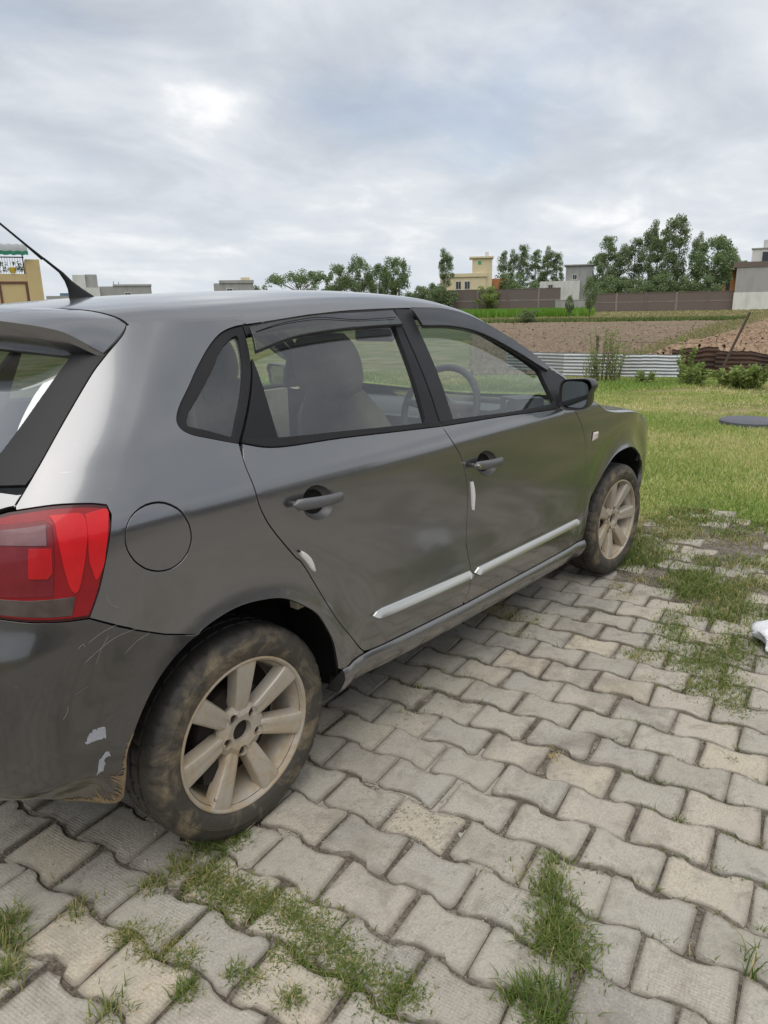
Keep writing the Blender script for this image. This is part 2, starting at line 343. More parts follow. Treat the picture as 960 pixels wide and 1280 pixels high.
def m_lawn():
    t = NT('lawn_soil'); w = t.world()
    a = t.noise(w, .9, 6, .6); c = t.ramp(a, (.30, (.09, .12, .035)), (.46, (.15, .165, .055)), (.58, (.24, .21, .10)), (.70, (.33, .265, .16)))
    c = t.mix(.7, c, t.ramp(t.noise(w, 30, 6, .7), (.3, .25), (.7, .75)), 'OVERLAY')
    t.set(Base_Color=c, Roughness=.95, Specular_IOR_Level=.1); t.bump(t.noise(w, 25, 6, .7), .7, .03); return t.m
def m_tilled(name, a, b, c3, sc):
    t = NT(name); w = t.world()
    n = t.noise(w, sc, 7, .7); c = t.ramp(n, (.3, a), (.5, b), (.72, c3))
    c = t.mix(t.ramp(t.noise(w, .12, 4), (.45, 0.), (.7, .4)), c, (.17, .15, .085))
    t.set(Base_Color=c, Roughness=1., Specular_IOR_Level=.05); t.bump(t.noise(w, sc*2.5, 5, .7), .8, .06); return t.m
def m_blade(name, *stops, sub=.0):
    t = NT(name); c = t.ramp(t.attr('tint'), *stops)
    t.set(Base_Color=c, Roughness=.6, Specular_IOR_Level=.25)
    # thin leaves let some light through
    tr = t.n('ShaderNodeBsdfTranslucent'); t.l(c, tr.inputs[0]); mx = t.n('ShaderNodeMixShader'); mx.inputs[0].default_value = .45
    t.l(t.b.outputs[0], mx.inputs[1]); t.l(tr.outputs[0], mx.inputs[2]); t.l(mx.outputs[0], t.out.inputs[0]); return t.m
M['paver'] = m_paver(); M['paver_pale'] = m_paver(True); M['bed'] = m_bed(); M['lawn'] = m_lawn()
M['soil'] = m_tilled('tilled_soil', (.13, .094, .068), (.22, .168, .124), (.32, .255, .195), 5.)
M['soil_red'] = m_tilled('turned_red_soil', (.19, .125, .082), (.31, .215, .145), (.43, .315, .225), 4.)
M['fallow'] = m_tilled('fallow_ground', (.17, .155, .075), (.26, .225, .115), (.34, .285, .165), 1.2)
M['far'] = m_tilled('far_fields', (.06, .085, .03), (.09, .11, .045), (.13, .13, .06), .06)
M['grass'] = m_blade('lawn_grass', (0, (.16, .27, .05)), (.45, (.28, .385, .095)), (.75, (.48, .50, .17)), (1, (.68, .60, .35)))
M['weed'] = m_blade('joint_grass', (0, (.09, .15, .03)), (.45, (.165, .23, .055)), (.74, (.31, .31, .11)), (1, (.56, .46, .25)))
M['crop'] = m_blade('young_crop', (0, (.10, .22, .022)), (1, (.19, .33, .05)))
M['leaf'] = m_blade('tree_leaves', (0, (.13, .185, .085)), (.5, (.21, .28, .13)), (1, (.33, .40, .20)))
M['leaf_pale'] = m_blade('pale_tree_leaves', (0, (.13, .18, .085)), (.5, (.21, .27, .13)), (1, (.32, .38, .20)))
M['leaf_bright'] = m_blade('bright_leaves', (0, (.15, .22, .06)), (.5, (.26, .34, .10)), (1, (.42, .46, .17)))
M['bark'] = plain('bark', (.12, .09, .065), .9, 0, .3, 20, .5)
M['bark_pale'] = plain('pale_bark', (.30, .27, .22), .9, 0, .25, 12, .4)

# ------------------------------------------------------------------ layout: where things far off stand
def heading(px):                                                  # bearing of an image column on the horizon
    d = _fw+_r*(px-480)/894.5-_u*(394.3-.0186*px-640)/894.5; return math.atan2(d[1], d[0])
def far(px, d, z=0.):
    a = heading(px); return Vector((CAM_LOC[0]+d*math.cos(a), CAM_LOC[1]+d*math.sin(a), z))
def bear(px): return heading(px)-math.pi/2                        # rotation that turns a thing's local -y... front to the camera

# ------------------------------------------------------------------ ground sheets
def sheet(name, pts, z, m, label=None, kind='structure'):
    me = bpy.data.meshes.new(name); me.from_pydata([(x, y, z) for x, y in pts], [], [tuple(range(len(pts)))]); me.update()
    o = link(name, me, m); return tag(o, kind=kind)
sheet('ground', [(-3000, -3000), (3000, -3000), (3000, 3000), (-3000, 3000)], -.095, M['far'])
def polar_sheet(name, px0, px1, dfun, m, rows, cols, z, amp, seed, kind='structure', rough=None):
    """a patch of ground seen from the path: columns fan out between two bearings, rows run from near to far edge"""
    g = np.random.default_rng(seed); V = []
    for i in range(rows+1):
        s = i/rows
        for j in range(cols+1):
            t = j/cols; px = px0+(px1-px0)*t; a, b = dfun(px); d = a*(b/a)**s
            p = far(px, d); k = amp*(0 if i in (0, rows) else 1)
            V.append((p.x+g.normal()*.004*d*.3, p.y+g.normal()*.004*d*.3, z+k*g.random()))
    F = [(i*(cols+1)+j, i*(cols+1)+j+1, (i+1)*(cols+1)+j+1, (i+1)*(cols+1)+j) for i in range(rows) for j in range(cols)]
    me = fast_mesh(name, V, F); smooth(me) if rough is None else None
    return tag(link(name, me, m), kind=kind)
# lawn: a gently uneven sheet round the paved yard
def lawn_sheet():
    n = 90; xs = np.linspace(-14, 26, n); ys = np.linspace(-14, 30, n)
    X, Y = np.meshgrid(xs, ys, indexing='ij'); Z = -.050+.010*np.sin(X*1.3+Y*.7)+.008*np.sin(X*2.9-Y*1.7)
    Z = np.where((np.abs(X-1.0) < 4.2) & (Y < 2.4) & (Y > -6), -.055, Z)
    V = np.stack([X, Y, Z], -1).reshape(-1, 3); F = [(i*n+j, (i+1)*n+j, (i+1)*n+j+1, i*n+j+1) for i in range(n-1) for j in range(n-1)]
    me = fast_mesh('lawn', V, F); smooth(me); tag(link('lawn', me, M['lawn']), kind='structure')
lawn_sheet()
polar_sheet('ploughed_field', 590, 1120, lambda p: (15.6 if p < 850 else 16.2, 61.), M['soil'], 150, 230, -.02, .11, 3)
# the nearer heap of red turned soil beside it, climbing to a bank on its left edge
def bank_left(d): return 760+(940-760)*np.interp(d, (18, 22, 30, 66), (0, .33, .62, 1.0))
def red_plot():
    g = np.random.default_rng(5); rows, cols = 110, 190; V = []
    for i in range(rows+1):
        d = 15.7*(64/15.7)**(i/rows)
        for j in range(cols+1):
            t = j/cols; px = (bank_left(d)+32)*(1-t)+1130*t; p = far(px, d)
            k = 0 if i in (0, rows) or j in (0, cols) else 1
            V.append((p.x+g.normal()*.03, p.y+g.normal()*.03, (.0+.45*min(1, t*6)*min(1, (d-15.7)/2.)+.05*k*g.random()) if k else -.03))
    F = [(i*(cols+1)+j, i*(cols+1)+j+1, (i+1)*(cols+1)+j+1, (i+1)*(cols+1)+j) for i in range(rows) for j in range(cols)]
    me = fast_mesh('red_plot', V, F); smooth(me); tag(link('turned_soil', me, M['soil_red']), kind='structure')
red_plot()
polar_sheet('fallow_strip', 330, 1130, lambda p: (60.5, 139.), M['fallow'], 20, 60, .01, .12, 8)

# ------------------------------------------------------------------ block paving
E1 = np.array([.145, -.989]); E2 = np.array([-.988, -.153]); E1 /= np.hypot(*E1); E2 = np.array([E1[1], -E1[0]])
E2 = E2 if E2[0] < 0 else -E2
PO = np.array([.927, -1.474]); PL, PW = .2, .1435
def lattice(m, n):
    k = n*PW*(1.0+.0016*abs(n)); return PO+E1*PL*(m+(.5 if n % 2 else 0))+E2*k
def paver_outline(sd, worn):
    g = random.Random(sd); L = PL-.0042; a, b = (.1435+.019)/2-.0017, (.1435-.019)/2-.0017      # ends wide, waist narrow
    pts = []
    for s in (1, -1):
        xs = [(-.5, a), (-.315, a), (-.175, b), (.175, b), (.315, a), (.5, a)]
        row = [(x*L, y) for x, y in xs]
        if s < 0: row = [(-x, -y) for x, y in row]
        pts += row
    q = []
    n = len(pts)
    for i in range(n):                                     # round corners, then wear the edge
        p0, p1, p2 = pts[i-1], pts[i], pts[(i+1) % n]; k = .10 if i % 6 in (0, 5) else .28
        q.append((p1[0]+(p0[0]-p1[0])*k, p1[1]+(p0[1]-p1[1])*k)); q.append((p1[0]+(p2[0]-p1[0])*k, p1[1]+(p2[1]-p1[1])*k))
    return [(x+g.uniform(-1, 1)*worn, y+g.uniform(-1, 1)*worn) for x, y in q]
def paver_mesh(i):
    g = random.Random(i*13+5); o = paver_outline(i, .0018+.0012*(i % 3)); n = len(o)
    for _ in range(i % 3):                                          # one chipped corner
        c = g.randrange(n)
        for d in (-1, 0, 1): x, y = o[(c+d) % n]; o[(c+d) % n] = (x*.93, y*.90)
    V = [(x*.955, y*.945, .0) for x, y in o]+[(x*.985, y*.978, -.0025) for x, y in o]+[(x, y, -.050) for x, y in o]+[(x*.80, y*.76, .0004) for x, y in o]
    F = [tuple(3*n+j for j in range(n))]+[(3*n+j, j, (j+1) % n, 3*n+(j+1) % n) for j in range(n)]+[(j, n+j, n+(j+1) % n, (j+1) % n) for j in range(n)]+[(n+j, 2*n+j, 2*n+(j+1) % n, n+(j+1) % n) for j in range(n)]
    return V, F
PAVERS = [paver_mesh(i) for i in range(8)]
pm = []; pmp = []
def edge_attr(me, n, reps):
    a = me.attributes.new('edge', 'FLOAT', 'POINT'); a.data.foreach_set('value', np.tile(np.concatenate([np.full(3*n, 1.), np.zeros(n)]), reps).astype(np.float32))
for i, (V, F) in enumerate(PAVERS):
    me = bpy.data.meshes.new('paver'); me.from_pydata(V, [], F)
    import bmesh
    bm = bmesh.new(); bm.from_mesh(me); bmesh.ops.recalc_face_normals(bm, faces=bm.faces); bm.to_mesh(me); bm.free()
    if me.polygons[0].normal.z < 0: me.flip_normals()
    edge_attr(me, len(V)//4, 1); smooth(me, 32); me.materials.append(M['paver']); pm.append(me)
    mp_ = me.copy(); mp_.materials.clear(); mp_.materials.append(M['paver_pale']); pmp.append(mp_)
def in_view(p, mx=25):
    d = np.array([p[0], p[1], 0.])-CAM_LOC; zc = d @ _fw
    if zc < .1: return None
    x = 480+894.5*(d @ _r)/zc; y = 640-894.5*(d @ _u)/zc
    return zc if (-mx < x < 960+mx and 300 < y < 1280+mx*2) else None
MISSING = {}
def paved(p):
    """paving stops at a ragged edge beyond the front of the car"""
    x, y = p; e = 3.75+.18*math.sin(y*5.1)+.12*math.sin(y*11.)
    if y > -.62: e = 3.0+.1*math.sin(y*9)
    return -3.2 < x < e and -5.2 < y < 2.1
bedpoly = [(-3.3, -5.3), (3.6, -5.3), (3.85, -1.2), (3.2, -.4), (3.0, 2.2), (-3.3, 2.2)]
bed = sheet('paving', bedpoly, -.0095, M['bed'])
cand = []
for n in range(-24, 28):
    for m in range(-22, 24):
        p = lattice(m, n)
        if paved(p): cand.append((p, m, n, in_view(p)))
SUNK = [(.86, -.69, .20)]
seen = sorted([c for c in cand if c[3] is not None and not (c[0][1] > -.35 and c[0][0] > -.2)], key=lambda c: c[3])
pick = seen[:300]; pk = {(c[1], c[2]) for c in pick}
rest = [c for c in cand if (c[1], c[2]) not in pk]
ANG = math.atan2(E1[1], E1[0])
def paver_pose(p, g):
    z = g.uniform(-.004, .003); s = 1
    for sx, sy, sr in SUNK:
        if math.hypot(p[0]-sx, p[1]-sy) < sr: z -= .004
    if p[0] > 2.2: z -= .006+.004*g.random()
    z -= .004*(g.random() < .12)
    return Vector((p[0]+g.gauss(0, .0018), p[1]+g.gauss(0, .0018), z)), (g.gauss(0, .014), g.gauss(0, .014), ANG+g.gauss(0, .012)+(math.pi if g.random() < .5 else 0))
g = random.Random(11)
PALE = [(-.24, -1.28), (-.40, -.55), (1.28, -1.37), (-.55, -.98), (1.62, -1.12), (-.46, -.80), (1.05, -1.75), (1.2, -.95)]
pale_k = {min(range(len(pick)), key=lambda i: math.hypot(pick[i][0][0]-x, pick[i][0][1]-y)) for x, y in PALE}
for k, (p, m, n, d) in enumerate(pick):
    o = bpy.data.objects.new('paver', (pmp if k in pale_k else pm)[g.randrange(8)]); COL.objects.link(o); o.parent = bed
    o.location, o.rotation_euler = paver_pose(p, g)
VV, FF = [], []; off = 0
for (p, m, n, d) in rest:
    V, F = PAVERS[g.randrange(8)]; l, r = paver_pose(p, g); Mx = Matrix.Translation(l) @ Matrix.Rotation(r[2], 4, 'Z')
    VV += [tuple(Mx @ Vector(v)) for v in V]; nn = len(V)//4
    FF += [tuple(i+off for i in (f if True else f)) for f in F]; off += len(V)
me = bpy.data.meshes.new('paver_rest'); me.from_pydata(VV, [], FF)
bm = bmesh.new(); bm.from_mesh(me); bmesh.ops.recalc_face_normals(bm, faces=bm.faces); bm.to_mesh(me); bm.free(); edge_attr(me, len(PAVERS[0][0])//4, len(rest)); smooth(me, 32)
tag(link('pavers', me, M['paver'], bed), kind='stuff')
# old mortar smeared over some joints
M['mortar'] = plain('mortar_smear', (.33, .305, .26), .95, 0, .40, 22, .5)
SMEARS = [[(.40, -.78), (.56, -.76), (.72, -.86), (.74, -1.03), (.67, -1.20), (.55, -1.26), (.46, -1.21), (.33, -1.20), (.31, -1.07), (.32, -.92)], [(.06, -.82), (.19, -.82), (.21, -.90), (.09, -.95), (.01, -.91)], [(.34, -1.24), (.38, -1.33), (.29, -1.42), (.23, -1.38), (.27, -1.31)]]
def smear(pts, seed):
    g = random.Random(seed); c = np.mean(pts, 0); P = []
    for i in range(len(pts)):
        a, b = np.array(pts[i]), np.array(pts[(i+1) % len(pts)]); k = 7
        for j in range(k): q = a+(b-a)*j/k; P.append(tuple(q+(c-q)*g.uniform(-.08, .14)))
    me = bpy.data.meshes.new('mortar'); me.from_pydata([(x, y, -.0080) for x, y in P]+[(c[0], c[1], -.0045)], [], [(i, (i+1) % len(P), len(P)) for i in range(len(P))]); me.update()
    if me.polygons[0].normal.z < 0: me.flip_normals()
    link('mortar', me, M['mortar'], bed)
for i_, L_ in enumerate(SMEARS): smear(L_, i_)
# grit spilt over the joints
def pebbles():
    g = np.random.default_rng(21); P = []
    def spot(cx, cy, r, n):
        for _ in range(n): P.append((cx+g.normal()*r, cy+g.normal()*r))
    for cx, cy, r, n in [(.12, -.98, .05, 90), (.2, -1.02, .06, 120), (.30, -1.10, .05, 90), (.36, -1.18, .05, 90), (.33, -.95, .05, 80), (.05, -.93, .05, 80), (.45, -1.05, .06, 60), (.2, -1.2, .05, 60), (.28, -1.35, .06, 60), (.40, -1.34, .04, 40), (.5, -1.9, .10, 60), (.15, -1.45, .05, 50), (.62, -.85, .1, 60), (-.3, -.62, .06, 40), (1.3, -1.1, .1, 40), (2.6, -1.2, .3, 120), (3.2, -1.1, .3, 150), (.75, -1.95, .05, 40), (.95, -1.95, .05, 40), (.1, -1.75, .06, 50)]: spot(cx, cy, r, n)
    for _ in range(500): P.append((g.uniform(-.8, 3.3), g.uniform(-2.2, -.5)))
    base = np.array([(1, 0, 0), (-1, 0, 0), (0, 1, 0), (0, -1, 0), (0, 0, 1), (0, 0, -1)], float); T = np.array([(0, 2, 4), (2, 1, 4), (1, 3, 4), (3, 0, 4), (2, 0, 5), (1, 2, 5), (3, 1, 5), (0, 3, 5)])
    V, F = [], []
    for i, (x, y) in enumerate(P):
        s = g.uniform(.0012, .0036)*(1.6 if g.random() < .05 else 1); a = g.uniform(0, 6.28); c, sn = math.cos(a), math.sin(a)
        b = base*s*g.uniform(.6, 1.3, (6, 3)); b = b @ np.array([[c, sn, 0], [-sn, c, 0], [0, 0, 1]])
        V.append(b+np.array([x, y, -.002])); F.append(T+6*i)
    me = fast_mesh('grit', np.concatenate(V), np.concatenate(F)); tag(link('grit', me, plain('grit_stone', (.36, .33, .28), .9, 0, .5, 200)), 'loose grit and small stones lying in the paving joints', 'gravel', kind='stuff')
pebbles()

# ================================================================== the car
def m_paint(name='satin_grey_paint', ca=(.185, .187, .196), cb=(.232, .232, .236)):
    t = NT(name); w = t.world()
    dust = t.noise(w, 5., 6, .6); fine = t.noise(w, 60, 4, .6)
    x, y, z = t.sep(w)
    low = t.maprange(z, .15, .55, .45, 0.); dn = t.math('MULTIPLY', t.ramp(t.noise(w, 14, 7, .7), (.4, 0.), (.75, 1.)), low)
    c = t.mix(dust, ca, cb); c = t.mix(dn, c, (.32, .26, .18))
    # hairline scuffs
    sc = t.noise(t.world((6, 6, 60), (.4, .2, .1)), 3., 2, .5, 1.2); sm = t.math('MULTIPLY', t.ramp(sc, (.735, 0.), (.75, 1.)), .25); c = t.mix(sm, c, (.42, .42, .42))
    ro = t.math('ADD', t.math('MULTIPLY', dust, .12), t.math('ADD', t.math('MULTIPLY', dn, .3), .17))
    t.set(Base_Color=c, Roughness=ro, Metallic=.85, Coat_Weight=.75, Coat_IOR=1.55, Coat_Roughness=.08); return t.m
def m_tyre():
    t = NT('muddy_tyre'); o = t.coord('Object'); x, y, z = t.sep(o)
    r = t.math('SQRT', t.math('ADD', t.math('MULTIPLY', x, x), t.math('MULTIPLY', z, z)))
    n = t.noise(t.coord('Object', (1, 1, 1)), 9, 8, .7, .6); n2 = t.noise(o, 60, 5, .7)
    side = t.maprange(r, .294, .262, .08, 1.); f = t.math('MULTIPLY', t.ramp(n, (.47, .12), (.65, .95)), side)
    f = t.math('MULTIPLY', f, t.ramp(n2, (.3, .55), (.6, 1.)))
    c = t.mix(f, (.026, .025, .024), t.mix(n2, (.33, .25, .15), (.215, .175, .12))); t.set(Base_Color=c, Roughness=t.math('ADD', .62, t.math('MULTIPLY', f, .3)))
    ring = t.math('SINE', t.math('MULTIPLY', r, 900.)); t.bump(t.math('ADD', t.math('MULTIPLY', ring, .10), t.math('MULTIPLY', n2, 1.2)), .35, .003); return t.m
def m_rim():
    t = NT('muddy_alloy'); o = t.coord('Object'); x, y, z = t.sep(o)
    n = t.noise(o, 14, 7, .65, .5); n2 = t.noise(o, 90, 4, .7)
    lowd = t.maprange(z, .18, -.14, .45, 1.)
    r = t.math('SQRT', t.math('ADD', t.math('MULTIPLY', x, x), t.math('MULTIPLY', z, z)))
    f = t.math('MULTIPLY', t.ramp(n, (.30, .25), (.62, 1.)), t.math('MAXIMUM', lowd, t.maprange(r, .15, .2, 0., .95)))
    c = t.mix(f, (.56, .54, .50), t.mix(n2, (.40, .30, .175), (.30, .225, .14))); t.set(Base_Color=c, Metallic=t.math('SUBTRACT', .7, t.math('MULTIPLY', f, .7)), Roughness=t.math('ADD', .34, t.math('MULTIPLY', f, .5)))
    t.bump(n2, .2, .002); return t.m
def m_glass(name, tint, refl=.06):
    t = NT(name); t.t.nodes.remove(t.b)
    tr = t.n('ShaderNodeBsdfTransparent'); tr.inputs[0].default_value = (*tint, 1); gl = t.n('ShaderNodeBsdfGlossy'); gl.inputs['Roughness'].default_value = .015; gl.inputs[0].default_value = (.95, .97, 1, 1)
    lw = t.n('ShaderNodeLayerWeight'); f = t.math('ADD', t.math('MULTIPLY', t.math('POWER', lw.outputs['Facing'], 4.), .7), .045+refl, True)
    df = t.n('ShaderNodeBsdfDiffuse'); df.inputs[0].default_value = (.36, .34, .30, 1); m1 = t.n('ShaderNodeMixShader')      # film of dust
    t.l(t.math('MULTIPLY', t.ramp(t.noise(t.world(), 7, 6, .65), (.35, .35), (.75, 1.)), .035), m1.inputs[0])
    t.l(tr.outputs[0], m1.inputs[1]); t.l(df.outputs[0], m1.inputs[2])
    mx = t.n('ShaderNodeMixShader'); t.l(f, mx.inputs[0]); t.l(m1.outputs[0], mx.inputs[1]); t.l(gl.outputs[0], mx.inputs[2]); t.l(mx.outputs[0], t.out.inputs[0]); return t.m
def m_lens(name, c, rough=.08, c2=None, sc=240.):
    t = NT(name); w = t.world(); x, y, z = t.sep(w)
    rib = t.math('MULTIPLY', t.math('SINE', t.math('MULTIPLY', z, sc*6)), t.math('SINE', t.math('MULTIPLY', x, sc*6)))
    col = t.mix(t.noise(w, 30, 4), tuple(a*.8 for a in c), c2 or tuple(min(1, a*1.15) for a in c))
    t.set(Base_Color=col, Roughness=.35, Specular_IOR_Level=.3, Coat_Weight=.35, Coat_Roughness=.06); t.bump(rib, .12, .002); return t.m
M['paint'] = m_paint(); M['paint_bumper'] = m_paint('darker_bumper_paint', (.098, .098, .100), (.128, .126, .126)); M['tyre'] = m_tyre(); M['rim'] = m_rim()  # bumpers get a darker grey than the body panels
M['glass'] = m_glass('side_glass', (.80, .86, .82), .055); M['glass_dark'] = m_glass('rear_glass', (.40, .46, .48), .26); M['glass_vis'] = m_glass('smoked_plastic', (.20, .21, .22), .03)
M['black'] = plain('black_trim', (.016, .016, .018), .5, 0, .3, 9); M['pillar'] = plain('black_pillar_film', (.020, .020, .022), .42, 0, .25, 9)
M['rubber'] = plain('window_rubber', (.018, .018, .019), .6, 0, .3, 20); M['shell'] = plain('underbody_black', (.012, .012, .012), .85, 0, .3, 10)
M['mirror_shell'] = plain('dark_mirror_shell', (.03, .03, .032), .35, 0, .2, 9)
M['marker'] = plain('pale_marker_lens', (.62, .56, .50), .2, 0, .1, 40)
M['handle'] = plain('worn_handle_paint', (.13, .13, .133), .42, .3, .2, 20)
M['gap'] = plain('gap_black', (.006, .006, .006), .9, 0, .1, 10)
M['chrome'] = NT('worn_chrome').set(Base_Color=(.60, .59, .55), Metallic=1., Roughness=.22).m
M['steel'] = plain('steel', (.35, .34, .33), .4, .9, .2, 30)
M['white_guard'] = plain('white_plastic', (.72, .72, .70), .4, 0, .08, 20)
M['seat'] = plain('brown_seat_cover', (.25, .21, .16), .85, 0, .3, 12, .3); M['seat_light'] = plain('beige_seat_panel', (.42, .37, .285), .85, 0, .25, 14, .3)
M['dash'] = plain('dashboard_plastic', (.085, .085, .088), .6, 0, .2, 12); M['liner'] = plain('headliner', (.42, .41, .39), .9, 0, .1, 10)
M['red'] = m_lens('red_lens', (.27, .005, .010)); M['red_mid'] = m_lens('mid_red_lens', (.46, .008, .012)); M['red_bright'] = m_lens('bright_red_lens', (.60, .010, .014)); M['red_dark'] = m_lens('dark_red_lens', (.16, .006, .012), c2=(.22, .02, .03)); M['clear'] = m_lens('clear_lens', (.045, .03, .028), c2=(.13, .10, .09)); M['lamp_edge'] = m_lens('lamp_edge', (.05, .006, .008))
[n_.inputs['Coat Weight'].__setattr__('default_value', .08) for n_ in M['clear'].node_tree.nodes if n_.type == 'BSDF_PRINCIPLED']
M['smoke_lens'] = m_lens('smoked_red_lens', (.17, .05, .06), c2=(.26, .16, .17))
M['mud'] = plain('dried_mud', (.27, .195, .115), .95, 0, .45, 60, .8); M['bare'] = plain('bare_plastic_scrape', (.30, .31, .34), .55, 0, .3, 30, .3)

for _k in ('rubber', 'black', 'pillar', 'shell', 'gap'):
    for _n in M[_k].node_tree.nodes:
        if _n.type == 'BSDF_PRINCIPLED': _n.inputs['Specular IOR Level'].default_value = .22
car = empty('car', (0, 0, 0)); tag(car, 'dusty dark grey hatchback parked on the block paving', 'car')

# ---- polygons on the body surface (u runs round the car, z is height)
def spl(pts, n=6):
    """Catmull-Rom through the points"""
    if len(pts) < 3: return list(pts)
    P = np.array(pts, float); P = np.vstack([2*P[0]-P[1], P, 2*P[-1]-P[-2]]); o = []
    for i in range(1, len(P)-2):
        for k in range(n):
            t = k/n; a, b, c, d = P[i-1:i+3]
            o.append(tuple(.5*((2*b)+(-a+c)*t+(2*a-5*b+4*c-d)*t*t+(-a+3*b-3*c+d)*t**3)))
    o.append(tuple(P[-2])); return o
def normals(u, z, e=2e-3):
    a = S(u+e, z)-S(u-e, z); b = S(u, z+e)-S(u, z-e); n = np.cross(a, b); n /= np.linalg.norm(n, axis=-1, keepdims=True)+1e-12
    f = np.where(n[..., 1:2]*-1+0*n[..., :1] < -.0, -1, 1)
    c = np.array([1.1, 0, .7]); q = S(u, z)-c; s = np.sign((n*q).sum(-1, keepdims=True)); return n*np.where(s == 0, 1, s)
def pip(P, poly):
    x, y = P[:, 0], P[:, 1]; ins = np.zeros(len(P), bool); q = np.asarray(poly); n = len(q)
    for i in range(n):
        x0, y0 = q[i-1]; x1, y1 = q[i]
        if y0 == y1: continue
        c = ((y0 > y) != (y1 > y)) & (x < (x1-x0)*(y-y0)/(y1-y0)+x0); ins ^= c
    return ins
def densify(poly, h):
    o = []; n = len(poly)
    for i in range(n):
        a = np.array(poly[i], float); b = np.array(poly[(i+1) % n], float); L = np.hypot(*(b-a))
        if L < 1e-5: continue
        k = max(1, int(math.ceil(L/h)))
        for j in range(k): o.append(a+(b-a)*j/k)
    return np.array(o)
def inset(P, g):
    a = np.roll(P, 1, 0); b = np.roll(P, -1, 0); area = .5*np.sum(P[:, 0]*b[:, 1]-b[:, 0]*P[:, 1])
    t1 = P-a; t1 /= np.linalg.norm(t1, axis=1, keepdims=True)+1e-12; t2 = b-P; t2 /= np.linalg.norm(t2, axis=1, keepdims=True)+1e-12
    n = np.stack([-(t1[:, 1]+t2[:, 1]), t1[:, 0]+t2[:, 0]], 1); n /= np.linalg.norm(n, axis=1, keepdims=True)+1e-9
    return P+n*g*(1 if area > 0 else -1)
def panel(name, poly, m, parent, off=0., gap=.0025, holes=(), h=.025, depth=.016, side='R', eh=.016, surf=None, offun=None):
    Pb = inset(densify(poly, eh), gap); loops = [Pb]+[inset(densify(q, eh), -gap) for q in holes]
    lo, hi = Pb.min(0), Pb.max(0); gx = np.arange(lo[0], hi[0], h); gz = np.arange(lo[1], hi[1], h)
    G = np.stack(np.meshgrid(gx, gz, indexing='ij'), -1).reshape(-1, 2); G = G[pip(G, Pb)]
    for q in loops[1:]: G = G[~pip(G, q)]
    allb = np.concatenate(loops); d = np.array([np.min(np.hypot(allb[:, 0]-p[0], allb[:, 1]-p[1])) for p in G]) if len(G) else np.zeros(0)
    G = G[d > .5*min(h, eh*1.2)] if len(G) else G
    pts = [Vector(p) for p in np.concatenate([allb, G])] if len(G) else [Vector(p) for p in allb]
    E, k = [], 0
    for q in loops: E += [(k+i, k+(i+1) % len(q)) for i in range(len(q))]; k += len(q)
    v, _, f, *_r2 = delaunay_2d_cdt(pts, E, [], 0, 1e-6)
    v = np.array([(a.x, a.y) for a in v]); f = np.array([t for t in f if len(t) == 3]); c = v[f].mean(1); keep = pip(c, Pb)
    for q in loops[1:]: keep &= ~pip(c, q)
    f = f[keep]
    P3 = S(v[:, 0], v[:, 1]); N = normals(v[:, 0], v[:, 1]); offs = off+(offun(v[:, 0], v[:, 1]) if offun is not None else 0.); P3 = P3+N*(offs[:, None] if hasattr(offs, '__len__') else offs)
    if offun is not None:                                   # shape changes: take mesh normals
        a = np.cross(P3[f[:, 1]]-P3[f[:, 0]], P3[f[:, 2]]-P3[f[:, 0]]); a *= np.sign((a*N[f[:, 0]]).sum(1))[:, None]; Nn = np.zeros_like(N)
        for i in range(3): np.add.at(Nn, f[:, i], a)
        N = Nn/(np.linalg.norm(Nn, axis=1, keepdims=True)+1e-12)
    a = np.cross(P3[f[:, 1]]-P3[f[:, 0]], P3[f[:, 2]]-P3[f[:, 0]]); flip = (a*N[f[:, 0]]).sum(1) < 0; f[flip] = f[flip][:, ::-1]
    V, NN, F = [P3], [N], [tuple(t) for t in f]
    if depth:
        cnt = {}
        for t in f:
            for i in range(3): e_ = (t[i], t[(i+1) % 3]); cnt[e_] = 1
        be = [e_ for e_ in cnt if (e_[1], e_[0]) not in cnt]; idx = sorted({i for e_ in be for i in e_}); mp_ = {i: k for k, i in enumerate(idx)}
        lat = np.zeros((len(idx), 3))
        for (i, j) in be:
            tdir = P3[j]-P3[i]; l_ = np.cross(tdir, N[i]); l_ /= np.linalg.norm(l_)+1e-12; lat[mp_[i]] += l_; lat[mp_[j]] += l_
        lat /= np.linalg.norm(lat, axis=1, keepdims=True)+1e-12; n0 = len(P3); k = len(idx)
        r = min(.0013, depth*.4)                             # rolled edge, then the flange
        A = P3[idx]+lat*r*.8-N[idx]*r; B = P3[idx]+lat*r*.6-N[idx]*depth
        nb = N[idx]*.25+lat; nb /= np.linalg.norm(nb, axis=1, keepdims=True)
        V += [A, B]; NN += [nb, lat]
        for (i, j) in be:
            a_, b_ = mp_[i], mp_[j]; F += [(j, i, n0+a_, n0+b_), (n0+b_, n0+a_, n0+k+a_, n0+k+b_)]
    V = np.concatenate(V); NN = np.concatenate(NN)
    if side in ('L', 'B'):
        V2 = V*np.array([1, -1, 1]); N2 = NN*np.array([1, -1, 1]); F2 = [tuple(reversed(t)) for t in F]
        if side == 'L': V, NN, F = V2, N2, F2
        else: n_ = len(V); V = np.concatenate([V, V2]); NN = np.concatenate([NN, N2]); F = F+[tuple(i+n_ for i in t) for t in F2]
    me = bpy.data.meshes.new(name); me.from_pydata([tuple(p) for p in V], [], F); smooth(me); me.normals_split_custom_set_from_vertices([tuple(p) for p in NN])
    return link(name, me, m, parent)
def ux(x, z):
    x = np.atleast_1d(np.array(x, float)); z = np.atleast_1d(np.array(z, float)); u = x.copy()
    for _ in range(40): u = u+.8*(x-S(u, z, False)[:, 0])
    return u
WZC = {}
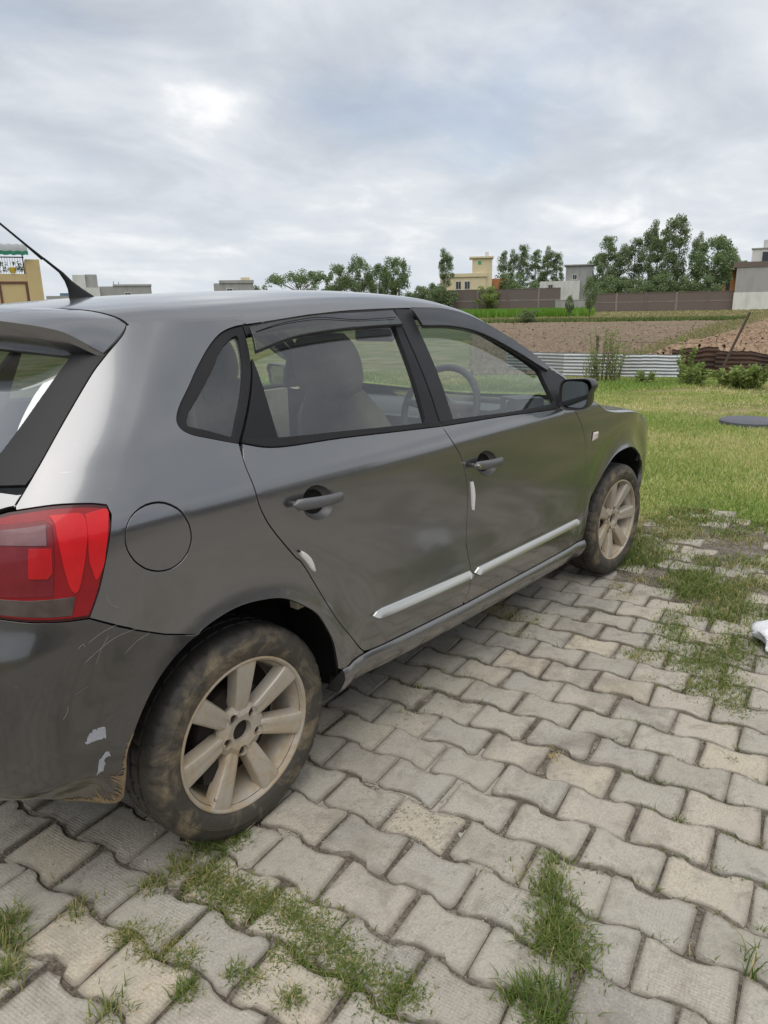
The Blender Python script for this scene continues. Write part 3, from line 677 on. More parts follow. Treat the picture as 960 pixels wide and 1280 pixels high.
def Wz(u, z, lift=0., side='R'):
    k_ = (round(float(u), 5), round(float(z), 5))
    if k_ not in WZC: WZC[k_] = (S(u, z)[0], normals(np.atleast_1d(float(u)), np.atleast_1d(float(z)))[0])
    p = WZC[k_][0]+WZC[k_][1]*lift
    return Vector((p[0], p[1] if side == 'R' else -p[1], p[2]))

# ---- outlines
xs_ = np.linspace(-.066, .262, 15); zt_ = tab(Z0, xs_)+.006; roof_seam = list(zip(ux(xs_, zt_), zt_))
arch_r = spl([(-.391, .322), (-.376, .365)]+D['arch_r'][:-1]+[(.340, .262)], 4)
arch_f = spl([(2.062, .262), (2.052, .38)]+D['arch_f']+[(2.845, .40), (2.85, .30)], 4)
hatch_gap = spl(D['hatch_gap'], 5)
lamp_top, lamp_right, lamp_bot = spl([(-.80, .965)]+D['lamp_top'][:-1], 4), spl(D['lamp_right'], 4), spl(D['lamp_bottom']+[(-.80, .803)], 4)
seam = D['bumper_seam'][:-1]+[(-.163, .640)]
ra = [p for p in arch_r if p[0] > -.165]; rb = [p for p in arch_r if p[0] <= -.165]
rdoor_rear = spl(D['rdoor_rear'], 5)
qw = spl([(.006, 1.056), (-.10, 1.078), (-.168, 1.092), (-.215, 1.108), (-.240, 1.128), (-.240, 1.155), (-.215, 1.193), (-.187, 1.229), (-.145, 1.262), (-.095, 1.288), (-.04, 1.307), (.02, 1.319), (.085, 1.3265), (.128, 1.329)], 4)
quarter = roof_seam+[(.20, 1.334)] if False else list(roof_seam)
quarter = list(roof_seam)+[(roof_seam[-1][0], 1.331)]+list(reversed(qw))+[p for p in rdoor_rear if p[1] < 1.03][:-9]
door_low = [p for p in rdoor_rear if p[1] < 1.03]
qbot = [(.455, .345)]+[p for p in reversed(ra)]
kq = [p for p in door_low if p[0] < .458]
quarter = list(roof_seam)+[(roof_seam[-1][0], 1.3335)]+list(reversed(qw))+kq+[(.46, .335), (.40, .338), (.345, .335)]+[p for p in reversed(ra) if p[1] > .335]+list(reversed(seam))+list(reversed(lamp_right))[1:]+list(reversed([p for p in lamp_top if p[0] > -.655]))+list(reversed(hatch_gap))[1:-1]
fuel = D['fuel']
belt_r = spl(D['rbelt_low'], 6); belt_f = spl(D['fbelt_low'], 6)
dgap = spl(D['dgap'], 5)
sill_t = spl(D['sill_top'], 10)
def sill_z(u): return float(np.interp(u, [a for a, b in D['sill_top']], [b for a, b in D['sill_top']]))
rdoor = belt_r+dgap[1:-1]+[(1.007, sill_z(1.007)+.003)]+[(u, sill_z(u)+.003) for u in np.linspace(.98, .50, 16)]+list(reversed([p for p in door_low if p[1] > .345]))
ff = spl(D['fdoor_front'], 6)
fdoor = [p for p in belt_f]+[(1.76, .949)]+ff+[(2.055, sill_z(2.05)+.004)]+[(u, sill_z(u)+.003) for u in np.linspace(2.02, 1.02, 26)]+list(reversed(dgap[1:-1]))
top_f = [(x, float(tab(Z0, np.array([x]))[0])+.0) for x in np.linspace(2.02, 2.93, 22)]
fender = [(1.80, .950), (1.842, .985), (1.93, .975)]+top_f+[(2.93, .60)]+list(reversed([p for p in arch_f if p[0] > 2.0 and p[1] > .278 and p[0] < 2.83 or (p[0] <= 2.1 and p[1] > .278)]))+[(2.052, .30)]+list(reversed(ff))
af = [p for p in arch_f if p[1] > .282]
fender = [(1.80, .952), (1.842, .985), (1.93, .975)]+top_f+[(2.93, .58), (2.80, .54)]+[p for p in reversed(af) if p[0] < 2.80]+[(2.058, .285)]+list(reversed(ff))
fbump = [(2.80, .54), (2.93, .58), (2.93, .72), (3.1, .70), (3.753, .66), (3.753, .22), (3.0, .20), (2.86, .26)]+[p for p in reversed(af) if p[0] >= 2.80]

def bulge_trim(u, z): return 0*u
for side in ('R', 'L'):
    sd = -1 if side == 'R' else 1
    q = panel('quarter_panel', quarter, M['paint'], car, side=side, holes=[fuel] if side == 'R' else [], h=.02)
    if side == 'R':
        fl = panel('fuel_flap', fuel, M['paint'], q, off=-.0008, gap=.0026, side=side, h=.02, eh=.01)
    # quarter window: rubber surround, pane
    qo = qw+[(.125, 1.329)]
    qg = [(-.200, 1.122), (-.19, 1.112), (-.11, 1.096), (-.013, 1.072), (.000, 1.12), (.036, 1.21), (.074, 1.300), (.068, 1.306), (.036, 1.302), (-.03, 1.283), (-.075, 1.260), (-.135, 1.205), (-.198, 1.14)]
    w = panel('quarter_window', [p for p in qw], M['rubber'], car, off=-.004, gap=.001, holes=[qg], depth=.02, side=side, h=.02)
    panel('window_glass', qg, M['glass'], w, off=-.011, gap=-.004, depth=0, side=side, h=.03)
    # rear door
    d = panel('door', rdoor, M['paint'], car, side=side, holes=[D['recess_r']], h=.02); d['label'] = 'rear side door'
    top_r = spl(D['rdoor_top'], 5)
    fr_out = [(.020, 1.056)]+[(.134, 1.3285)]+top_r[1:]+[(.925, 1.3655), (.868, .994)]+list(reversed(belt_r))[1:-1]
    gl_r = [(.108, 1.290), (.30, 1.318), (.55, 1.333), (.75, 1.339), (.885, 1.338), (.806, 1.012)]+[(.60, 1.025), (.433, 1.035), (.255, 1.044), (.155, 1.050)]
    gl_r = [(.100, 1.255), (.128, 1.305)]+spl([(.30, 1.318), (.55, 1.333), (.75, 1.341), (.893, 1.342)], 4)+[(.806, 1.014)]+spl([(.60, 1.026), (.433, 1.037), (.255, 1.046), (.158, 1.0525)], 4)
    fr = panel('window_frame', fr_out, M['black'], d, off=-.002, gap=.0015, holes=[gl_r], depth=.02, side=side, h=.02)
    panel('window_glass', gl_r, M['glass'], d, off=-.012, gap=-.004, depth=0, side=side, h=.04)
    panel('belt_seal', [(.025, 1.0535)]+belt_r[1:-1]+[(.872, .9925), (.866, 1.006)]+list(reversed(spl(D['rbelt_up'][:3]+[(.862, 1.008)], 6))), M['rubber'], d, off=.004, gap=.0005, depth=.012, side=side, h=.02)
    # front door
    d2 = panel('door', fdoor, M['paint'], car, side=side, holes=[D['recess_f']], h=.02); d2['label'] = 'front side door'
    drip = spl(D['fdrip'], 5)
    fr2 = [(.931, 1.3655)]+drip+[(1.83, 1.045), (1.80, .962)]+list(reversed(belt_f))[0:-1]+[(.874, .994)]
    gl_f = spl([(1.002, 1.337), (1.155, 1.330), (1.300, 1.300), (1.44, 1.236), (1.58, 1.158), (1.648, 1.113)], 5)+[(1.672, .981)]+spl([(1.45, .986), (1.265, .990), (.95, 1.006)], 5)
    panel('window_frame', fr2, M['pillar'], d2, off=-.002, gap=.0015, holes=[gl_f], depth=.02, side=side, h=.02)
    panel('window_glass', gl_f, M['glass'], d2, off=-.012, gap=-.004, depth=0, side=side, h=.04)
    panel('belt_seal', [p for p in belt_f]+[(1.70, .966), (1.45, .980), (1.265, .988), (.945, 1.005), (.885, 1.005)], M['rubber'], d2, off=.004, gap=.0005, depth=.012, side=side, h=.02)
    # rain visors stand proud of the glass along the top of each door window
    vt = spl(D['rvisor_top'], 10); vb = spl([(.103, 1.250), (.338, 1.279), (.583, 1.294), (.773, 1.299), (.895, 1.300)], 6)
    bow = lambda zt, zb: None
    rv = panel('rain_visor', vt+list(reversed(vb)), M['glass_vis'], d, off=.010, gap=0, depth=.010, side=side, h=.014, offun=lambda u, z: .012*np.clip((1.352-.03*np.abs(u-.55)-z)/.05, 0, 1)**.6)
    MBv = MB(); MBv.tube([Wz(a, b, .0215, side) for a, b in spl([(.15, 1.300), (.30, 1.317), (.46, 1.329), (.54, 1.331), (.62, 1.326), (.70, 1.321), (.88, 1.324)], 6)], .0011, 6); MBv.build('visor_groove', M['gap'], d)
    MBv = MB(); MBv.tube([Wz(a, b+.002, .020, side) for a, b in vb], .0035, 6); MBv.build('visor_edge', M['rubber'], d)
    fvt = spl(D['fvisor_top'], 6); fvb = spl([(.999, 1.292), (1.155, 1.285), (1.312, 1.256), (1.472, 1.191), (1.60, 1.128), (1.665, 1.098)], 6)
    rv2 = panel('rain_visor', fvt+list(reversed(fvb)), M['glass_vis'], d2, off=.010, gap=0, depth=.010, side=side, h=.014, offun=lambda u, z: .010+0*u)
    MBv = MB(); MBv.tube([Wz(a, b+.002, .021, side) for a, b in fvb], .0035, 6); MBv.build('visor_edge', M['rubber'], d2)
    # fender, sill
    fe = panel('fender', fender, M['paint'], car, side=side, h=.022)
    mk = MB(); cs = [Wz(2.043+.030*a, .792+.019*b, .003, side) for a, b in ((-1, -1), (1, -.8), (1.1, .9), (-.8, 1))]; ct = [Wz(2.043+.022*a, .792+.013*b, .010, side) for a, b in ((-1, -1), (1, -.8), (1.1, .9), (-.8, 1))]
    mk.add(cs+ct, [(4, 5, 6, 7), (0, 1, 5, 4), (1, 2, 6, 5), (2, 3, 7, 6), (3, 0, 4, 7)]); o = mk.build('side_marker', M['marker'], fe, 50)
    prof = [(.004, .004), (.012, -.010), (.014, -.026), (.006, -.044), (-.006, -.066), (-.020, -.082), (-.075, -.088)]
    rows = []
    for k in range(60):
        u = .338+(2.072-.338)*k/59; z = sill_z(max(u, .457))+(.002 if u > .457 else 0.)
        b0 = S(u, z)[0]; rows.append([(b0[0], sd*(-b0[1]*1.0*1+dy) if False else sd*(abs(b0[1])+dy), z+dz) for dy, dz in prof])
    sl = MB().grid(rows); sl.add([rows[0][i] for i in range(7)], [tuple(range(7))]); sl.add([rows[-1][i] for i in range(7)], [tuple(range(7))])
    sl.build('sill', M['paint'], car, 35)
    # handles in their round dishes
    for (dd, hk, rk) in ((d, 'handle_r', 'recess_r'), (d2, 'handle_f', 'recess_f')):
        rc = np.array(D[rk]); c = rc.mean(0); rings = []
        for s_, dp in ((1.03, .001), (.97, -.006), (.85, -.017), (.6, -.026), (.25, -.030)):
            rings.append([Wz(*(c+(p-c)*s_), dp, side) for p in rc])
        b = MB().grid(rings, close_v=True); b.add(rings[-1], [tuple(range(len(rc)))]); b.build('handle_recess', M['handle'], dd, 60)
        a0, a1 = np.array(D[hk][0]), np.array(D[hk][1]); ln = a1-a0; V = []
        nk = 15
        for i in range(nk):
            t = i/(nk-1); p = a0+ln*t; wd = .0135*min(1, math.sqrt(max(0, 1-(2*t-1)**10)))+.0012; wd *= (1.12-.18*t); lf = .010+.024*math.sin(math.pi*min(max(t, .04), .96))**.45
            nrm = Vector(normals(np.array([p[0]]), np.array([p[1]]))[0]); nrm.y *= (1 if side == 'R' else -1); c3 = Wz(p[0], p[1], lf, side)
            V.append([c3+Vector((0, 0, math.cos(q_)*wd))+nrm*(math.sin(q_)*wd*.62) for q_ in np.linspace(0, 2*math.pi, 13)[:-1]])
        b = MB().grid(V, close_v=True); b.add(V[0], [tuple(range(12))]); b.add(V[-1], [tuple(range(12))])
        hd = b.build('handle', M['handle'], dd, 50)
        for tt in (.10, .90):
            p = a0+ln*tt; bb = MB().tube([Wz(p[0], p[1], -.004, side), Wz(p[0], p[1], .016, side)], .0065, 10); bb.build('handle_mount', M['handle'], dd, 40)
        if hk == 'handle_f':
            p = a0+ln*.075; MB().tube([Wz(p[0], p[1], .026, side), Wz(p[0], p[1], .0345, side)], .008, 14).build('lock_cylinder', M['chrome'], dd, 40)
    # chrome strips
    def strip(dd, x0, x1, zf0, zf1, hh, p0=.03, p1=.004):
        rws = []
        for k in range(40):
            t = k/39; u = x0+(x1-x0)*t; z = zf0+(zf1-zf0)*t; hk = hh*min(1, (t/p0)**.6 if p0 else 1, ((1-t)/p1)**.6 if p1 else 1)+.0008
            rws.append([Wz(u, z+dz*hk, lf, side) for dz, lf in ((-1, .0005), (-.92, .0115), (-.75, .0138), (.80, .0055), (.97, .0030), (1, .0002))])
        b = MB().grid(rws); b.add(rws[0], [tuple(range(6))]); b.add(rws[-1], [tuple(range(6))]); b.build('trim_strip', M['chrome'], dd, 30)
    strip(d, .484, 1.032, .463, .434, .0155, .06, .006); strip(d2, 1.052, 1.945, .432, .413, .0155, .004, .03)
    # white edge guards
    for dd, a, b_, in ((d, (.176, .752), (.229, .681)), (d2, (1.000, .784), (1.016, .678))):
        ac = spl([a, (.5*(a[0]+b_[0])+.004, .5*(a[1]+b_[1])+.004), b_], 6); tx = np.array(b_)-np.array(a); tx /= np.hypot(*tx); nx = np.array([-tx[1], tx[0]]); rws = []
        for k, p in enumerate(ac):
            s_ = math.sin(math.pi*min(max(k/(len(ac)-1), .03), .97))**.4; wv = .0085*s_; p = np.array(p)+nx*(.006 if dd is d else .008)
            rws.append([Wz(*(p+nx*f_*wv), lf, side) for f_, lf in ((-1.2, .000), (-1, .006), (0, .009), (1, .006), (1.2, 0.))])
        MB().grid(rws).build('edge_guard', M['white_guard'], dd, 50)
    # mirror
    mc = Vector((1.735, sd*.888, 1.016))
    def mpt(y, z, x): return (mc.x+x, mc.y+sd*y, mc.z+z)
    secs = []
    for x, sy, sz, dy in ((-.038, .96, .96, 0), (-.044, 1.0, 1.0, 0), (-.02, 1.03, 1.02, 0), (.02, .98, .97, .0), (.055, .82, .82, -.006), (.08, .55, .55, -.015), (.09, .2, .2, -.02)):
        sec = []
        for q_ in np.linspace(0, 2*math.pi, 29)[:-1]:
            c_, s_ = math.cos(q_), math.sin(q_); yy = .066*np.sign(c_)*abs(c_)**.5; zz = .064*np.sign(s_)*abs(s_)**.55
            zz *= 1-.16*(yy/.076 < 0)*0; zz -= .10*yy*(zz > 0)*.0; yy2 = yy+(.010 if zz > 0 else -.006)*(1 if yy > 0 else 0)
            sec.append(mpt(yy2*sy+dy, zz*sz+(.006*(yy/.076)), x))
        secs.append(sec)
    b = MB().grid(secs, close_v=True); b.add(secs[-1], [tuple(range(28))]); mh = b.build('door_mirror', M['mirror_shell'], car, 45)
    gb = MB().add([mpt(.057*np.sign(math.cos(q_))*abs(math.cos(q_))**.5, .053*np.sign(math.sin(q_))*abs(math.sin(q_))**.55, -.034) for q_ in np.linspace(0, 2*math.pi, 29)[:-1]], [tuple(range(28))])
    gb.build('mirror_glass', M['mirror'] if 'mirror' in M else M.setdefault('mirror', NT('mirror_silver').set(Base_Color=(.38, .42, .43), Metallic=1., Roughness=.03).m), mh)
    rg = MB().grid([secs[0], [mpt(*( (np.array(p)-np.array(mc))[[1, 2]]*np.array([sd, 1])*.90), -.033) for p in secs[0]]], close_v=True); rg.build('mirror_bezel', M['black'], mh, 60)
    ft = MB().grid([[Wz(1.735+.05*math.cos(q_), .968+.013*math.sin(q_), .0, side) for q_ in np.linspace(0, 6.283, 13)[:-1]], [(mc.x+.035*math.cos(q_), mc.y-sd*.055, mc.z-.043+.010*math.sin(q_)) for q_ in np.linspace(0, 6.283, 13)[:-1]], [(mc.x+.03*math.cos(q_), mc.y-sd*.01, mc.z-.040+.008*math.sin(q_)) for q_ in np.linspace(0, 6.283, 13)[:-1]]], close_v=True)
    ft.build('mirror_arm', M['black'], mh, 60)
    # tail lamp
    lamp = lamp_top+lamp_right[1:]+lamp_bot[1:]
    lm = panel('tail_lamp', lamp, M['lamp_edge'], car, off=.002, gap=.002, depth=.018, side=side, h=.02, eh=.012)
    tp = np.array(lamp).mean(0)
    panel('lens', [tuple(tp+(np.array(p)-tp)*np.array([.955, .93])) for p in lamp], M['red'], lm, off=.0045, gap=0, depth=.004, side=side, h=.02, eh=.012)
    panel('lens_panel', D['lamp_dim'][1:5]+[(-.79, .835), (-.79, .966)], M['red_dark'], lm, off=.0062, gap=.002, depth=.003, side=side, h=.02, eh=.012)
    panel('lens_panel', [(-.575, .963), (-.572, .925), (-.66, .93), (-.78, .935), (-.78, .955)], M['smoke_lens'], lm, off=.0078, gap=.001, depth=.002, side=side, h=.02, eh=.012)
    panel('lens_panel', spl(D['lamp_z1']+D['lamp_z1'][:1], 3), M['red_bright'], lm, off=.0066, gap=.0, depth=.003, side=side, h=.02, eh=.008)
    panel('lens_panel', spl(D['lamp_z2']+D['lamp_z2'][:1], 3), M['red_bright'], lm, off=.0066, gap=.0, depth=.003, side=side, h=.02, eh=.008)
    panel('reflector', D['lamp_refl'], M['red_mid'], lm, off=.0080, gap=.001, depth=.002, side=side, h=.02, eh=.012)
    panel('reversing_lens', D['lamp_clear'][1:7]+[(-.79, .808), (-.79, .838)], M['clear'], lm, off=.0066, gap=.001, depth=.003, side=side, h=.02, eh=.012)
    # wheel arch liner
    for cx in (0., 2.46):
        aa = np.linspace(R(-3), R(173), 30); lx, lz = cx+.388*np.cos(aa), .29+.388*np.sin(aa); ly = np.minimum(.818, np.abs(S(ux(lx, lz), lz)[:, 1])-.022)
        lin = MB().grid([[(x_, sd*(y_*k_+.56*(1-k_)), z_) for x_, y_, z_ in zip(lx, ly, lz)] for k_ in (1, .5, 0)]); lin.add([(x_, sd*.56, z_) for x_, z_ in zip(lx, lz)], [tuple(range(30))]); lin.build('wheel_arch', M['shell'], car, 60)

# bumpers, hatch, glass, spoiler: right and left halves of one pressing
bump_low = spl([(-.391, .322), (-.400, .305), (-.418, .296), (-.44, .296), (-.471, .304), (-.593, .345), (-.72, .365), (-1.0, .37), (-1.4535, .37)], 4)
rbump = list(seam)+[p for p in reversed(rb)][0:]+bump_low[1:]+[(-1.4535, .76), (-1.0, .77), (-.83, .785)]+list(reversed(D['lamp_bottom']))[0:-1]
def lipf(u, z): return .008*np.exp(-((z-.395)/.020)**2)*np.clip((-.42-u)/.08, 0, 1)-.012*np.clip((.385-z)/.03, 0, 1)*np.clip((-.42-u)/.08, 0, 1)
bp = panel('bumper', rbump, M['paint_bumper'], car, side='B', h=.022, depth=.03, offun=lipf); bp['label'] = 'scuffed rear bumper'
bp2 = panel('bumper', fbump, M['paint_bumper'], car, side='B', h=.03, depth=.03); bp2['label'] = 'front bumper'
def scrape(poly, m, name, off, jag, seed):
    g = random.Random(seed); P = densify(poly, .006); P = [tuple(p+np.array([g.uniform(-1, 1), g.uniform(-1, 1)])*jag) for p in P]
    panel(name, P, m, bp, off=off, gap=0, depth=.0008, h=.015, eh=.02, offun=lipf)
scrape(D['patch1'], M['bare'], 'paint_chip', .0012, .003, 1); scrape(D['patch2'], M['bare'], 'paint_chip', .0012, .003, 2)
# dried mud caked on the corner, ragged on its inner side
_g = random.Random(3); _e = [(u-.0015, z) for u, z in rb[::-1] if z < .475]+bump_low[2:20]; _e = _e[::1]; _w = []
_ed = np.concatenate([np.linspace(a_, b_, max(2, int(np.hypot(b_[0]-a_[0], b_[1]-a_[1])/.0022)), endpoint=False) for a_, b_ in zip(_e[:-1], _e[1:])]); _k = len(_ed)
_out, _in = [], []
for i, p in enumerate(_ed):
    t_ = i/(_k-1); dpt = np.interp(t_, [0, .25, .45, .6, .75, 1], [.002, .007, .026, .030, .016, .003])*(.25+1.3*_g.random()**2.2)*(1+.5*math.sin(i*.21)*math.sin(i*.07+1))
    q_ = np.array([-.47, .43])-p; q_ /= np.hypot(*q_); _out.append(tuple(p+q_*.001)); _in.append(tuple(p+q_*(dpt+.002)))
panel('mud_crust', _out+_in[::-1], M['mud'], bp, off=.0016, gap=0, depth=.001, h=.02, eh=.03, offun=lipf)
M['scratch'] = plain('scratch', (.27, .27, .27), .7, 0, .2, 50)
def scratch(parent, pts, r=.00032):
    MB().tube([Wz(a, b, .0004) for a, b in spl(pts, 5)], [r*.4]+[r]*(len(spl(pts, 5))-2)+[r*.4], 4).build('scratch', M['scratch'], parent)
for pts in ([(-.425, .706), (-.395, .722), (-.36, .729)], [(-.45, .70), (-.437, .708), (-.43, .700)], [(-.40, .655), (-.385, .69), (-.372, .71)], [(-.33, .655), (-.30, .675), (-.27, .684)], [(-.46, .60), (-.42, .61)], [(-.50, .55), (-.485, .565), (-.48, .58)], [(-.43, .665), (-.36, .70), (-.30, .705)]): scratch(bp, pts)
_q = [o for o in car.children if o.name.startswith('quarter_panel')][0]; _f = [o for o in car.children if o.name.startswith('fender')][0]; _d = [o for o in car.children if o.name.startswith('door')][1]
for pts in ([(-.19, .648), (-.165, .642), (-.15, .652)], [(-.17, .66), (-.178, .675)], [(-.41, .80), (-.39, .775), (-.37, .765)], [(-.10, .70), (-.085, .735)]): scratch(_q, pts)
for pts in ([(2.075, .53), (2.055, .50), (2.04, .45), (2.03, .40)], [(2.09, .55), (2.075, .52), (2.065, .47)], [(2.05, .54), (2.03, .50)], [(2.035, .46), (2.02, .40), (2.03, .37)], [(2.025, .50), (2.015, .46)], [(2.06, .44), (2.045, .39), (2.05, .35)]): scratch(_f, pts, .0006)
for pts in ([(1.80, .56), (1.83, .585)], [(1.82, .59), (1.85, .555)], [(1.60, .44), (1.62, .46)], [(.70, .70), (.72, .705)]): scratch(_d, pts)
hg = [p for p in hatch_gap if p[1] < 1.29]
hp = [(-1.4535, 1.025), (-1.0, 1.027)]+[(-.70, 1.027)]+[p for p in hatch_gap if p[1] < 1.026]+[(-.66, .999), (-.80, .972), (-.83, .90), (-.835, .795), (-1.0, .78), (-1.4535, .77)]
hatch = panel('hatch', hp, M['paint'], car, side='B', h=.03, gap=.004)
gb_ = [(-1.4535, 1.031), (-1.0, 1.033), (-.70, 1.033)]+list(reversed(hg))[2:]+[(-.60, 1.300), (-.8, 1.325), (-1.4535, 1.33)]
gb_ = [(-1.4535, 1.031), (-1.0, 1.033), (-.645, 1.033)]+[p for p in reversed(hg) if p[1] > 1.04]+[(-.60, 1.300), (-.8, 1.325), (-1.4535, 1.33)]
cg = [(-.645, 1.285), (-.659, 1.261), (-.702, 1.176), (-.741, 1.097), (-.79, 1.062), (-.87, 1.055), (-1.2, 1.055), (-1.4555, 1.055), (-1.4555, 1.31), (-1.0, 1.31), (-.70, 1.30)]
rs = panel('window_surround', gb_, M['pillar'], hatch, off=-.002, gap=.0045, side='B', h=.03, holes=[cg], depth=.012)
panel('rear_window', cg, M['glass_dark'], hatch, off=-.004, gap=-.002, side='B', h=.04, depth=0)

# roof, windscreen, bonnet
def top_mesh(name, xa, xb, nx, ts, m, parent, dz=0., low=None, halves='B'):
    nt = len(ts); V, N = [], []
    t = np.array(ts); rows = []
    for i in range(nx+1):
        s = i/nx; x = xa(t)*(1-s)+xb(t)*s; rows.append(x)
    X = np.array(rows); Tt = np.broadcast_to(t, X.shape)
    def P_(x, tt):
        q = T(x.ravel(), np.clip(tt, 0, 1).ravel())
        if low is not None:
            neg = tt.ravel() < 0
            if neg.any():
                xx = x.ravel()[neg]; zz = tab(Z0, xx)+tt.ravel()[neg]*low(xx); q[neg] = S_at_x(xx, zz)
        return q
    P3 = P_(X, Tt); e_ = 2e-3
    a = P_(X+e_, Tt)-P_(X-e_, Tt); b = P_(X, np.minimum(Tt+e_, 1.))-P_(X, np.maximum(Tt-e_, -1 if low is not None else 0)); n = np.cross(a, b); n /= np.linalg.norm(n, axis=1, keepdims=True)+1e-12; n *= np.where(n[:, 2:3] < 0, -1, 1)
    n.reshape(nx+1, nt, 3)[:, -1, 1] = 0
    P3[:, 2] += dz
    A = P3.reshape(nx+1, nt, 3); An = n.reshape(nx+1, nt, 3); mir = np.array([1, -1, 1])
    if halves == 'B': A = np.concatenate([A, (A*mir)[:, ::-1][:, 1:]], 1); An = np.concatenate([An, (An*mir)[:, ::-1][:, 1:]], 1)
    elif halves == 'L': A = (A*mir)[:, ::-1]; An = (An*mir)[:, ::-1]
    m2 = A.shape[1]; Vall = A.reshape(-1, 3); Nall = An.reshape(-1, 3)
    Fa = [(i*m2+j, (i+1)*m2+j, (i+1)*m2+j+1, i*m2+j+1) for i in range(nx) for j in range(m2-1)]
    me = bpy.data.meshes.new(name); me.from_pydata([tuple(p) for p in Vall], [], Fa); smooth(me)
    me.normals_split_custom_set_from_vertices([tuple(p) for p in Nall])
    return link(name, me, m, parent)
tt_ = list(np.linspace(0, .3, 14))+list(np.linspace(.35, 1, 14))
def rear_edge(t): return np.interp(t, [-1, 0, .08, .2, .372, .523, .60, 1.0], [-.062, -.062, -.073, -.096, -.125, -.168, -.182, -.205])
def drop(x): return np.interp(x, [-.2, .236, .243, .5, .7, .95, 1.18, 1.336, 1.473, 1.612, 1.73, 1.85], [.004, .004, .017, .0075, .0075, .008, .006, .007, .008, .008, .009, .008])
roof = top_mesh('roof', rear_edge, lambda t: 1.36+.09*np.clip(t, 0, 1)**.7, 90, [-1, -.5]+tt_, M['paint'], car, low=drop)
# A pillars: the rail carried on down to the scuttle
for _h in 'RL': top_mesh('pillar_rail', lambda t: 1.36+.09*np.clip(t, 0, 1)**.7, lambda t: 2.0+0*t, 60, [-1, -.5, 0, .03, .06, .09, .115], M['paint'], car, low=lambda x: np.interp(x, [1.3, 1.75, 2.0], [.007, .009, .02]), halves=_h)
top_mesh('windscreen', lambda t: 1.37+.09*t**.7, lambda t: 2.0+.16*t, 40, list(np.linspace(.115, 1, 16)), M['glass'], car)
top_mesh('scuttle', lambda t: 1.995+.16*t, lambda t: 2.06+.16*t, 3, list(np.linspace(0, 1, 16)), M['black'], car, dz=-.012)
top_mesh('bonnet', lambda t: 2.03+.17*t, lambda t: 2.93+.22*t, 50, tt_, M['paint'], car, low=None)
# headliner
top_mesh('headliner', lambda t: -.05+0*t, lambda t: 1.40+0*t, 20, list(np.linspace(.1, 1, 10)), M['liner'], car, dz=-.028)
# gap along the back of the roof
ge = MB().tube([tuple(T(float(rear_edge(np.array([t]))[0])-.003, t)[0]-np.array([0, 0, .004])) for t in np.linspace(0, 1, 24)]+[tuple((T(float(rear_edge(np.array([t]))[0])-.003, t)[0]-np.array([0, 0, .004]))*np.array([1, -1, 1])) for t in np.linspace(.96, 0, 24)], .005, 6); ge.build('roof_seal', M['gap'], roof)
# spoiler
def spoiler():
    n = 71; rows = []
    tt = np.linspace(0, 1, n)**1.35
    A = np.array([T(float(rear_edge(np.array([t]))[0])-.007, t)[0] for t in tt])
    ylip = hermite_interp([0, .05, .1, .25, .45, .7, 1], [-.592, -.578, -.555, -.47, -.35, -.18, 0], tt); L = []
    for y in ylip:
        a = abs(y); L.append((float(hermite_interp([0, .2, .30, .38, .45, .52, .565, .592], [-.475, -.470, -.455, -.425, -.385, -.315, -.240, -.157], a)), y, float(hermite_interp([0, .2, .30, .38, .45, .52, .565, .592], [1.388, 1.386, 1.380, 1.373, 1.364, 1.350, 1.331, 1.279], a))))
    L = np.array(L); secs = []
    for i in range(n):
        a, l = A[i], L[i]; up = np.array([0, 0, 1.]); sec = []
        for s in np.linspace(0, 1, 8): sec.append(a+(l-a)*s+up*.008*math.sin(math.pi*s)+np.array([.012, -.004, 0])*math.sin(math.pi*s)*max(0, 1-tt[i]/.08))
        k = min(1, (tt[i])/.12)
        sec += [l+np.array([.003, 0, -.008]), l+np.array([.010, .0, -.018-.010*k]), l+np.array([.030+.02*k, .004, -.024-.040*k]), l+np.array([.05+.05*k, .006, -.026-.055*k])]
        secs.append(sec)
    secs = np.array(secs); full = np.concatenate([secs, (secs*np.array([1, -1, 1]))[::-1][1:]])
    e0 = [q+np.array([.010, .014, -.030]) for q in secs[0][:8]]; e1 = [q*np.array([1, -1, 1]) for q in e0]
    b = MB().grid(full); b.grid([secs[0][:8], e0]); b.grid([[q*np.array([1, -1, 1]) for q in secs[0][:8]], e1]); b.build('spoiler', M['paint'], hatch, 38)
spoiler()
# antenna
ab = MB(); az = float(T(.12, 1.)[0][2]); secs = []
for s, x, w_, l_ in ((0, .118, .019, .052), (.010, .114, .016, .044), (.028, .104, .010, .028), (.05, .090, .0065, .014), (.075, .072, .0055, .008), (.115, .022, .0048, .006)):
    secs.append([(x+l_*math.cos(q_)*(1.2 if math.cos(q_) > 0 else .55), w_*math.sin(q_), az-.004+s) for q_ in np.linspace(0, 6.283, 17)[:-1]])
b = MB().grid(secs, close_v=True); b.add(secs[-1], [tuple(range(16))]); an = b.build('antenna', M['rubber'], roof, 50)
b = MB().tube([(.024, 0, az+.108), (-.020, 0, az+.145), (-.09, 0, az+.203), (-.27, 0, az+.33)], [.0052, .0034, .0030, .0026], 8); b.build('antenna_rod', M['rubber'], roof, 50)

